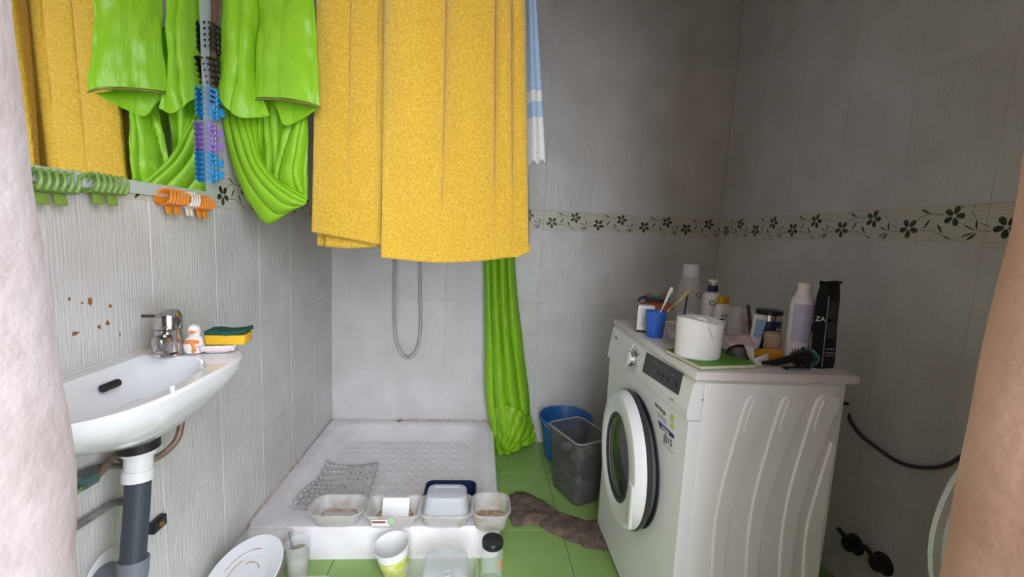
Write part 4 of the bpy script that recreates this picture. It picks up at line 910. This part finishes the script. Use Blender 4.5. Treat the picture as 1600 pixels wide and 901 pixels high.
yc_ = thing('paper_cup', 'white paper cup with yellow green print before the tray', 'cup', V((*at(616, 848, z=.115).xy, 0))+V((.006, .004, 0)), 0, None, (.10, -.12, 0))
MB().lathe([(.040, .003), (.041, .005), (.053, .086)], 36, (0, 0, 0), None, True, False).build('printed_wall', 'cup_yellow', yc_); MB().lathe([(.0532, .086), (.0575, .115), (.0605, .116), (.0605, .119), (.0565, .119), (.054, .10), (.038, .008), (0, .008)], 36, (0, 0, 0), None, False, True).build('white_rim', 'paper', yc_)
jr = bottle('glass_jar', 'glass jar with black screw lid on the green floor', 'jar', V((*at(770, 842, z=.152).xy, 0)), [('jar_body', [(.036, 0), (.038, .003), (.038, .105), (.034, .120), (.032, .135)], 'glass'), ('lid', [(.0355, .132), (.036, .134), (.036, .149), (.034, .152), (.03, .151), (0, .151)], 'black_plastic')])
arc_label(jr, .0385, -1.0, -.35, .06, .098, mat('jar_label', (.62, .30, .16), .6), 'label')
rc = V((*at(690, 892, z=.09).xy, 0))
c6 = tub('food_tub', 'wide frosted tub under a clear lid box beside the glass jar', 'tub', rc, .225, .17, .085, 'clear', 0, r_=.05)
lid = thing('upturned_box', 'upturned clear lid box on the tub beside the glass jar', 'box', rc+V((.012, .0, .0855)))
MB().loft([L(.142, .150, 0), L(.146, .153, .003), L(.142, .15, .006), L(.130, .138, .030), L(.122, .13, .034), L(.06, .06, .033)]).build('lid_shell', 'frosted', lid)
MB().lathe([(.014, .034), (.013, .0355), (.010, .0355), (.009, .034)], 16, (.01, -.045, 0), None, False, False).build('moulded_mark', 'frosted', lid)
c7 = tub('food_tub', 'clear tub cut off by the lower edge, left of the paper cup', 'tub', V((*at(485, 908, z=.07).xy, 0))+V((0, -.035, 0)), .125, .11, .07, 'clear', 0, r_=.03)
c8 = tub('food_tub', 'clear tub holding an orange lump at the lower edge', 'tub', V((*at(596, 908, z=.06).xy, 0))+V((0, -.045, 0)), .15, .12, .06, 'clear', 0, r_=.03)
MB().lathe([(.02, .006), (.040, .014), (.038, .034), (.015, .044)], 20, (-.015, .01, 0)).build('food_lump', mat('food_orange', (.45, .13, .06), .6), c8)

# ================================================================ right wall: cable, caps, hanging basin
cab = thing('power_cable', 'grey power cable drooping across the dark right wall', 'cable', at(1400, 715, x=XR-.008))
q = lambda u, v, d=.008: at(u, v, x=XR-d)-cab.location
MB().tube([W_-cab.location for W_ in [V((X1+.012, 1.30, .64))]]+[q(1322, 630), q(1327, 655), q(1345, 680), q(1375, 703), q(1405, 722), q(1440, 730), q(1480, 726), q(1520, 700)], .0055, 8, 8).build('cord', 'cable', cab)
MB().lathe([(.012, 0), (.010, .006)], 10, q(1520, 700, 0), RY(-pi/2)).build('wall_clip', 'cable', cab)
for lab, u, v in (('black drain stub on the right wall, nearer the machine', 1337, 850), ('black drain stub on the right wall, nearer the door', 1381, 880)):
    t = thing('drain_stub', lab, 'pipe stub', at(u, v, x=XR)); 
    MB().lathe([(.034, 0), (.034, .004), (.024, .008), (.022, .034), (.015, .038)], 18, (0, 0, 0), RY(-pi/2)).build('cap', 'black_rubber', t)
    MB().box((-.018, .036, .012), (.012, .045, .014), .003, RX(.3)).build('lever', 'black_rubber', t)
hbn = thing('hanging_basin', 'pale plastic basin hanging inside the front wall by the door', 'basin', (.738, .365, .822), 0, None, (-pi/2, 0, 0))
MB().lathe([(.125, 0), (.13, .003), (.168, .085), (.178, .086), (.178, .092), (.165, .092), (.127, .008), (0, .008)], 48).build('bowl', 'basin_pale', hbn)
for a in (2.6, 3.35): MB().box((.150*cos(a), .150*sin(a), .075), (.03, .006, .006), .001, RZ(a)).build('rib', 'rust', hbn)
MB().lathe([(.006, -.012), (.006, .01)], 10, (0, -.0, 0)).build('hook', 'silver', hbn)
